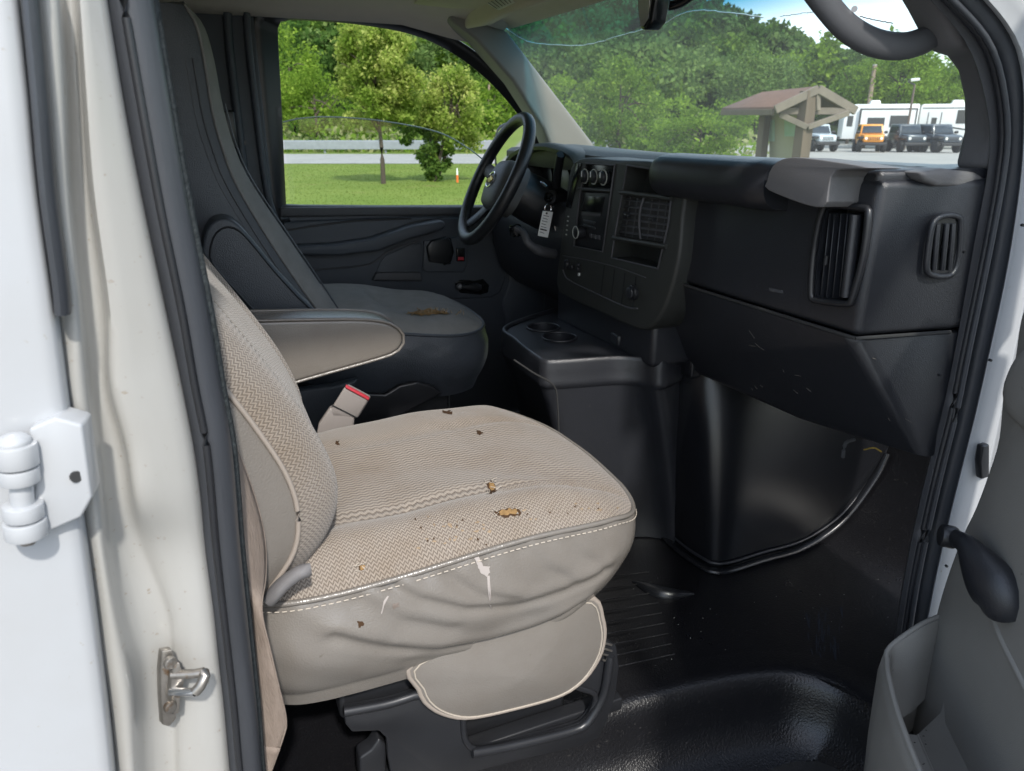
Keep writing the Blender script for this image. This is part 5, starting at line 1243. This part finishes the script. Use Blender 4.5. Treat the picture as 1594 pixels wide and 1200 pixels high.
for i, (px, py, dist, rad, lf, nl, lab) in enumerate(TR):
    c = ang(px, py, dist); gz = ground_h(c.x, c.y)
    tree('roadside_tree' if 'bush' not in lab else 'roadside_bush', lab, (c.x, c.y, gz-.05), c.z-gz+rad[2], c.z-gz, rad, lf, nl, max(.07, dist*.0021), .16 if rad[2] > 2 else .07, 1, 'trees beyond the road', 40, spread=.36)
pts = []
for i in range(80):
    l = random.uniform(-60, 24); w = random.uniform(24, 36); p = A0+rd*l+rn*w; r_ = random.uniform(1.6, 3.0)
    pts.append(crown_pts((p.x, p.y, r_*.75), (r_, r_, r_*random.uniform(.8, 1.25)), 700, 14, .42, .6))
pts = np.vstack(pts); pts = pts[pts[:, 2] > 0]
tk = link('roadside_thicket', leaf_mesh('roadside_thicket', pts, .17, [LM['brt'], LM['mid'], LM['yel']], rng.choice(3, len(pts), p=[.55, .3, .15]), flat=.6), None, None, 0); tk['kind'] = 'stuff'; tk['label'] = 'continuous bright green thicket behind the guardrail'
# tall verge weeds behind the guardrail
pts = []
for i in range(9000):
    l = random.uniform(-45, 22); w = random.uniform(16.5, 24); p = A0+rd*l+rn*w; pts.append((p.x, p.y, abs(random.gauss(0, 1))*.75*(.6+.6*math.sin(l*.7)**2)))
vg = link('verge_weeds', leaf_mesh('verge_weeds', np.array(pts), .22, [LM['pale'], LM['brt']], rng.integers(0, 2, len(pts)), flat=0), None, None, 0); vg['kind'] = 'stuff'; vg['label'] = 'pale tall weeds along the guardrail'
pts = []
for i in range(2600):
    x = random.uniform(22, 60); y = 28+random.uniform(0, 16)-(x-22)*.1; 
    a_ = math.degrees(math.atan2(x, y))
    if a_ > 43: continue
    pts.append((x, y, abs(random.gauss(0, 1))*.8))
vg2 = link('shelter_weeds', leaf_mesh('shelter_weeds', np.array(pts), .2, [LM['brt'], LM['pale']], rng.integers(0, 2, len(pts))), None, None, 0); vg2['kind'] = 'stuff'; vg2['label'] = 'weeds growing behind the wooden shelter'
# mown lawn blades in the part the window looks onto
n = 60000
gx = rng.uniform(-1, 18, n); gy = rng.uniform(12, 37, n); keep = (gx-A0.x)*rn.x+(gy-A0.y)*rn.y < -.05; gx, gy = gx[keep], gy[keep]; n = len(gx)
hgt = rng.uniform(.01, .03, n); an = rng.uniform(0, 6.28, n); w = .008
v = np.empty((n, 3, 3), 'f'); v[:, 0] = np.stack([gx-np.cos(an)*w, gy-np.sin(an)*w, np.zeros(n)], 1); v[:, 1] = np.stack([gx+np.cos(an)*w, gy+np.sin(an)*w, np.zeros(n)], 1); v[:, 2] = np.stack([gx+rng.normal(0, .02, n), gy+rng.normal(0, .02, n), hgt], 1)
me = bpy.data.meshes.new('grass'); me.vertices.add(3*n); me.vertices.foreach_set('co', v.ravel()); me.loops.add(3*n); me.loops.foreach_set('vertex_index', np.arange(3*n, dtype='i')); me.polygons.add(n); me.polygons.foreach_set('loop_start', np.arange(0, 3*n, 3, dtype='i')); me.polygons.foreach_set('loop_total', np.full(n, 3, 'i')); me.update(calc_edges=True)
me.materials.append(leafmat('grass_blade', (.09, .14, .022), (.17, .215, .05), .35)); go = link('grass', me, None, None, 0); go['kind'] = 'stuff'; go['label'] = 'short mown grass of the lawn'
# wooded hillside: reads as one mass
cen = []; mi = []; siz = []; trunks = []
order = []
for i in range(620):
    az = random.uniform(6, 62); d = 92+150*random.random()**.85
    if az > 54 and d < 150: continue
    order.append((az, d))
for az, d in order:
    x, y = math.sin(R(az))*d, math.cos(R(az))*d; gz = ground_h(x, y); h = random.uniform(8, 13) if az < 50 else random.uniform(6, 9)
    r_ = random.uniform(3.0, 4.8); rad = (r_, r_, h*.40)
    nl = int(560+150*(150/d)); k = crown_pts((x, y, gz+h*.60), rad, nl, 16, .42, .6)
    cen.append(k); m_ = random.choices((0, 1, 2, 3), (4, 4, 2, 1))[0]; mi.append(np.full(nl, m_)); siz.append(np.full(nl, .0036*d))
fo = link('forest', leaf_mesh('forest', np.vstack(cen), np.concatenate(siz), [LM['drk'], LM['blu'], LM['mid'], LM['brt']], np.concatenate(mi), flat=.8), None, None, 0); fo['kind'] = 'stuff'; fo['label'] = 'dense green wood covering the hillside'

# ================================================================== OUTSIDE: GUARDRAIL, SHELTER, TRAILERS, CARS
gr = thing('guardrail', 'galvanised steel guardrail along the far side of the road', 'guardrail', tuple(A0+rn*15))
galv = mat('galvanised', (.29, .31, .335), .5, metal=.3, var=.2, vscale=3)
pr = [(0, .26), (.05, .31), (.05, .42), (-.03, .50), (-.03, .56), (.05, .64), (.05, .76), (0, .82), (.02, .82), (.09, .76), (.09, .26)]
g0, g1 = A0+rn*15+rd*-70, A0+rn*15+rd*18
vs = [g+rn*-o+V((0, 0, z)) for g in (g0, g1) for o, z in pr]; k = len(pr)
mesh('rail', vs, [(i, (i+1) % k, k+(i+1) % k, k+i) for i in range(k)], galv, gr, 30)
gpm = None
for i in range(22):
    p = A0+rn*15.12+rd*(-70+i*4)
    o = rbox('post', (-.07, -.07, -.1), (.07, .07, .72), galv, None, .01, 1) if gpm is None else bpy.data.objects.new('post', gpm)
    if gpm is None: gpm = o.data
    else: COL.objects.link(o)
    o.location = p; o.parent = gr; o.matrix_parent_inverse = Matrix.Translation(-gr.location)
# wooden shelter
SD = 24.5
wood = mat('weathered_wood', (.165, .125, .09), .85, bump=.5, bscale=30, var=.35, vscale=3, stretch=(1, 1, .15))
wood2 = mat('greyed_wood', (.215, .18, .145), .85, bump=.5, bscale=30, var=.3, vscale=3)
shg = mat('brown_shingle', (.195, .112, .080), .9, bump=.6, bscale=14, col2=(.13, .075, .054), vscale=5)
sh = thing('wooden_shelter', 'open timber shelter with brown shingled gable roof and notice board', 'shelter', tuple(ang(1215, 270, SD).xy.to_3d()))
def Q(x, y, d=SD): return ang(x, y, d)
# ridge runs back-left from the front gable
rf, rb = Q(1272, 134, 23.0), Q(1186, 143, 27.5)
ef_r, ef_l = Q(1330, 168, 23.6), Q(1205, 166, 22.6); el_b = Q(1124, 168, 26.8)
er_b = ef_r+(el_b-ef_l)
th = V((0, 0, -.10))
hexa('roof_slope', [ef_l, rf, rb, el_b, ef_l+th, rf+th, rb+th, el_b+th], shg, sh, .01, 1)
hexa('roof_slope', [rf+V((0, 0, .006)), ef_r, er_b, rb+V((0, 0, .006)), rf+th, ef_r+th, er_b+th, rb+th], shg, sh, .01, 1)
nrm = (rf-rb).xy.to_3d().normalized()
def beam(nm, a_, b2, w, m=wood, wid=None):
    a_, b2 = V(a_), V(b2); d = (b2-a_).normalized(); s_ = d.cross(V((0, 0, 1)))
    s_ = s_.normalized() if s_.length > .2 else V((1, 0, 0)); u = s_.cross(d); ww = wid or w
    q = [s_*x*w/2+u*y*ww/2 for x, y in ((-1, -1), (1, -1), (1, 1), (-1, 1))]
    return hexa(nm, [a_+v for v in q]+[b2+v for v in q], m, sh, .01, 1)
beam('barge_board', ef_l+nrm*.12+V((0, 0, -.08)), rf+nrm*.12+V((0, 0, -.08)), .10, wood2, .22)
beam('barge_board', rf+nrm*.12+V((0, 0, -.08)), ef_r+nrm*.12+V((0, 0, -.08)), .10, wood2, .22)
beam('fascia', ef_l+V((0, 0, -.14)), el_b+V((0, 0, -.14)), .08, wood, .16)
fp1 = Q(1253, 170, 22.9); pb = Q(1192, 175, 25.2)
front = Q(1258, 150, 22.95)
beam('post', (front.x, front.y, -.1), (front.x, front.y, Q(1262, 141, 22.95).z), .34)
beam('post', (pb.x, pb.y, -.1), (pb.x, pb.y, ef_l.z+.2), .26)
pr_ = er_b.lerp(ef_r, .4).lerp(rf.lerp(rb, .6), .35); beam('post', (pr_.x, pr_.y, -.1), (pr_.x, pr_.y, pr_.z-.1), .26)
beam('tie_beam', Q(1208, 173, 22.85), Q(1322, 173, 23.4), .16, wood2, .18)
beam('brace', Q(1214, 178, 22.8), Q(1257, 198, 22.75), .12, wood2, .15); beam('brace', Q(1257, 198, 22.75), Q(1320, 176, 23.3), .12, wood2, .15)
beam('gable_strut', Q(1272, 141, 22.95), Q(1272, 172, 23.0), .14, wood2)
beam('ridge_beam', rf+V((0, 0, -.2)), rb+V((0, 0, -.2)), .16, wood)
hexa('gable_infill', [Q(1216, 168, 23.6), Q(1271, 140, 23.6), Q(1322, 168, 24.0), Q(1322, 169, 24.0)]+[q+V((.05, .06, 0)) for q in (Q(1216, 168, 23.6), Q(1271, 140, 23.6), Q(1322, 168, 24.0), Q(1322, 169, 24.0))], wood, sh, 0)
nb = hexa('notice_board', [Q(1198, 178, 25.4), Q(1243, 178, 24.0), Q(1243, 275, 24.0), Q(1198, 275, 25.4)]+[q+V((.06, .08, 0)) for q in (Q(1198, 178, 25.4), Q(1243, 178, 24.0), Q(1243, 275, 24.0), Q(1198, 275, 25.4))], mat('board_beige', (.42, .38, .27), .8, var=.1, vscale=2), sh, .01, 1)
def onb(x, y): # on the board plane, slightly proud
    t = (x-1198)/45; return Q(x, y, 25.4-1.4*t-.03)
for (x0, x1, y0, y1) in ((1194, 1206, 186, 220), (1221, 1240, 186, 212)):
    hexa('map_panel', [onb(x0, y0), onb(x1, y0), onb(x1, y1), onb(x0, y1)]+[q+V((.015, .02, 0)) for q in (onb(x0, y0), onb(x1, y0), onb(x1, y1), onb(x0, y1))], mat('map_green', (.30, .45, .30), .7, col2=(.42, .52, .46), vscale=3), nb, 0)
# camper trailers
rvw = mat('trailer_white', (.72, .73, .73), .35, var=.08, vscale=1); rvb = mat('trailer_black', (.03, .032, .035), .4); wing = mat('trailer_window', (.04, .045, .05), .1)
tyre = mat('tyre', (.02, .02, .02), .85); rubber = tyre
def trailer(x0, x1, dist, label, kinds):
    a_, b2 = ang(x0, 237, dist), ang(x1, 237, dist+1.0); a_.z = b2.z = 0; L_ = (b2-a_).length; d = (b2-a_).normalized(); nn = V((d.y, -d.x, 0))
    if nn.dot(-a_) < 0: nn = -nn
    Ht = 3.35; t = thing('camper_trailer', label, 'trailer', tuple(a_.lerp(b2, .5)), 'camper trailers on the lot')
    def F(u, z, o=0): return a_+d*(u*L_)+nn*o+V((0, 0, z))
    prof = [(0, .75), (0, 2.2), (.05, 2.75), (.10, Ht-.1), (.14, Ht), (.99, Ht), (1, Ht-.1), (1, .75)] if kinds == 0 else [(0, 1.9), (.0, Ht-.15), (.02, Ht), (.99, Ht), (1, Ht-.1), (1, .75), (.30, .75), (.26, 1.5), (.06, 1.6)]
    prism('trailer_body', [F(u, z) for u, z in prof], -nn*2.4, rvw, t, .06, 2)
    def fr2(nm, u0, u1, z0, z1, m, o=.03, th_=.05): return hexa(nm, [F(u0, z0, o), F(u1, z0, o), F(u1, z1, o), F(u0, z1, o), F(u0, z0, o-th_), F(u1, z0, o-th_), F(u1, z1, o-th_), F(u0, z1, o-th_)], m, t, .01, 1)
    if kinds == 0:
        so_ = fr2('slide_out', .20, .97, 1.0, 2.95, rvw, .25, .3)
        for u0, u1, z0, z1 in ((.20, .97, 2.93, 3.03), (.20, .225, .9, 3.0), (.95, .97, 1.0, 3.0)): fr2('slide_trim', u0, u1, z0, z1, rvb, .28, .08)
        for u0, u1, z0, z1 in ((.32, .55, 1.75, 2.35), (.62, .86, 1.65, 2.5)): fr2('window', u0, u1, z0, z1, wing, .29, .05)
        fr2('window', .05, .13, 1.7, 2.5, wing, .03)
    else:
        for u0, u1, z0, z1 in ((.42, .56, 1.9, 2.9), (.78, .93, 2.0, 2.55), (.14, .20, 1.8, 2.35)): fr2('window', u0, u1, z0, z1, wing)
        fr2('door_trim', .09, .10, 1.55, 2.75, rvb); fr2('door_trim', .24, .25, 1.55, 2.75, rvb); fr2('slide_trim', .02, .98, 3.02, 3.08, rvb)
        beam2 = hexa('stripe', [F(.3, 1.75, .02), F(.72, 1.35, .02), F(.72, 1.25, .02), F(.3, 1.65, .02), F(.3, 1.75, -.02), F(.72, 1.35, -.02), F(.72, 1.25, -.02), F(.3, 1.65, -.02)], rvb, t, 0)
    for u in (.60, .72):
        c = F(u, .40, -.15); cyl('wheel', c+nn*.02, c-nn*.22, .38, tyre, t, 20)
    fr2('skirt', .15, .98, .55, .76, rvb, .02)
    hexa('roof_unit', [F(.35, Ht, -.6), F(.50, Ht, -.6), F(.48, Ht+.3, -.7), F(.37, Ht+.3, -.7), F(.35, Ht, -1.4), F(.50, Ht, -1.4), F(.48, Ht+.3, -1.3), F(.37, Ht+.3, -1.3)], rvw, t, .03, 2)
trailer(1306, 1420, 67, 'white camper trailer with black framed slide-out behind the orange vehicle', 0)
trailer(1422, 1560, 69, 'white fifth-wheel trailer with raised nose at the right windshield edge', 1)
# boxy off-road cars facing the camera
cg = mat('car_glass', (.03, .04, .05), .05); lamp = mat('headlamp', (.75, .75, .72), .15); blkp = mat('bumper_black', (.02, .02, .022), .6)
def offroad(px, py, dist, paint, label, turn=0):
    c = ang(px, py, dist); c.z = .02; f = V((-c.x, -c.y, 0)).normalized(); f = (f+V((.12+turn, -.1-turn*.8, 0))).normalized(); s_ = V((-f.y, f.x, 0))
    t = thing('offroad_car', label, 'car', tuple(c), 'parked off-road cars')
    def G(a_, b2, z): return c+s_*a_+f*b2+V((0, 0, z))
    def bx(nm, a0, a1, b0, b1, z0, z1, m, par=t, bv=.04): return hexa(nm, [G(a0, b1, z0), G(a1, b1, z0), G(a1, b1, z1), G(a0, b1, z1), G(a0, b0, z0), G(a1, b0, z0), G(a1, b0, z1), G(a0, b0, z1)], m, par, bv, 2)
    bx('body', -.80, .80, -2.9, -.95, .55, 1.18, paint)
    hd_ = hexa('hood', [G(-.62, 0, .70), G(.62, 0, .70), G(.60, -.02, 1.10), G(-.60, -.02, 1.10), G(-.76, -1.1, .70), G(.76, -1.1, .70), G(.74, -1.1, 1.20), G(-.74, -1.1, 1.20)], paint, t, .05, 3)
    hexa('cabin', [G(-.74, -1.05, 1.15), G(.74, -1.05, 1.15), G(.66, -1.35, 1.80), G(-.66, -1.35, 1.80), G(-.76, -2.9, 1.15), G(.76, -2.9, 1.15), G(.68, -2.85, 1.82), G(-.68, -2.85, 1.82)], paint, t, .04, 2)
    hexa('windscreen', [G(-.64, -1.02, 1.24), G(.64, -1.02, 1.24), G(.58, -1.29, 1.70), G(-.58, -1.29, 1.70), G(-.64, -1.08, 1.24), G(.64, -1.08, 1.24), G(.58, -1.36, 1.70), G(-.58, -1.36, 1.70)], cg, t, .01, 1)
    for sg in (-1, 1): hexa('side_window', [G(sg*.755, -1.25, 1.25), G(sg*.755, -2.7, 1.25), G(sg*.70, -2.65, 1.70), G(sg*.70, -1.45, 1.70), G(sg*.72, -1.25, 1.25), G(sg*.72, -2.7, 1.25), G(sg*.66, -2.65, 1.70), G(sg*.66, -1.45, 1.70)], cg, t, .01, 1)
    gl_ = bx('grille', -.60, .60, -.02, .03, .68, 1.06, paint, t, .03)
    for k in range(7): bx('grille_slot', -.33+k*.11-.032, -.33+k*.11+.032, 0, .038, .74, 1.0, blkp, gl_, .01)
    for sg in (-1, 1): cyl('headlight', G(sg*.47, 0, .89), G(sg*.47, .05, .89), .095, lamp, t, 18, bevel=.01)
    bx('bumper', -.82, .82, -.02, .20, .44, .64, blkp, t, .05)
    for sg in (-1, 1):
        hexa('fender', [G(sg*.60, -.05, .90), G(sg*.90, -.10, .88), G(sg*.90, -.15, 1.0), G(sg*.60, -.05, 1.02), G(sg*.60, -1.0, .95), G(sg*.90, -1.0, .85), G(sg*.90, -1.0, .97), G(sg*.60, -1.0, 1.06)], blkp if sum(paint.diffuse_color[:3]) < 9 else paint, t, .02, 2)
        for b2 in (-.55, -2.5):
            w = cyl('wheel', G(sg*.62, b2, .40), G(sg*.90, b2, .40), .40, tyre, t, 24, bevel=.04); cyl('wheel_rim', G(sg*.88, b2, .40), G(sg*.91, b2, .40), .22, blkp, w, 16)
        tube('mirror', [G(sg*.78, -1.1, 1.28), G(sg*.98, -1.08, 1.30)], .09, blkp, t, 8)
pn = lambda n_, c_: mat(n_, c_, .3, coat=.6)
offroad(1286, 236, 57, pn('paint_silver', (.50, .56, .60)), 'pale silver-blue boxy off-road car beside the shelter', .25)
offroad(1357, 236, 57, pn('paint_orange', (.80, .30, .02)), 'bright orange boxy off-road car in front of the white trailer')
offroad(1424, 236, 58, pn('paint_slate', (.045, .065, .085)), 'dark slate boxy off-road car right of the orange one', .2)
offroad(1480, 236, 58, pn('paint_grey', (.06, .075, .095)), 'dark grey boxy off-road car cut off by the windshield pillar', .35)
# poles
pole = mat('pole_wood', (.30, .23, .165), .9, var=.3, vscale=3, stretch=(1, 1, .1))
def upole(x0, y0, x1, y1, d, r, label):
    a_, b2 = ang(x0, y0, d), ang(x1, y1, d); g = a_+(a_-b2).normalized()*((a_.z+.2)/max(.1, (b2-a_).normalized().z)); t = thing('utility_pole', label, 'pole', tuple(g), 'utility poles')
    cyl('shaft', g, b2, r, pole, t, 12, r*.8); bb = b2; cyl('pole_cap', bb, bb+V((0, 0, .08)), r*.85, mat('cap_grey', (.35, .34, .32), .7), t, 12)
upole(1352, 168, 1362, 102, 70, .20, 'leaning brown wooden pole behind the trailers')
upole(762, 180, 761, 126, 75, .12, 'slim pale pole among trees near the far windshield pillar')
sl_ = thing('street_lamp', 'grey street lamp with arm beside the leaning pole', 'street lamp', tuple(ang(1406, 237, 64).xy.to_3d()))
l0 = ang(1406, 237, 64); l0.z = 0; l1 = ang(1408, 132, 64); l1.x = l0.x; l1.y = l0.y
cyl('lamp_post', l0, l1, .09, mat('lamp_brown', (.12, .09, .07), .6), sl_, 12, .07)
tube('lamp_arm', spl([l1, ang(1413, 126, 64), ang(1422, 123, 64)], 8), .05, 'dgrey', sl_, 8)
hexa('lamp_head', [ang(1418, 122, 63.8), ang(1432, 121, 63.8), ang(1432, 125, 63.8), ang(1418, 127, 63.8), ang(1418, 122, 64.2), ang(1432, 121, 64.2), ang(1432, 125, 64.2), ang(1418, 127, 64.2)], 'tag', sl_, .03, 2)
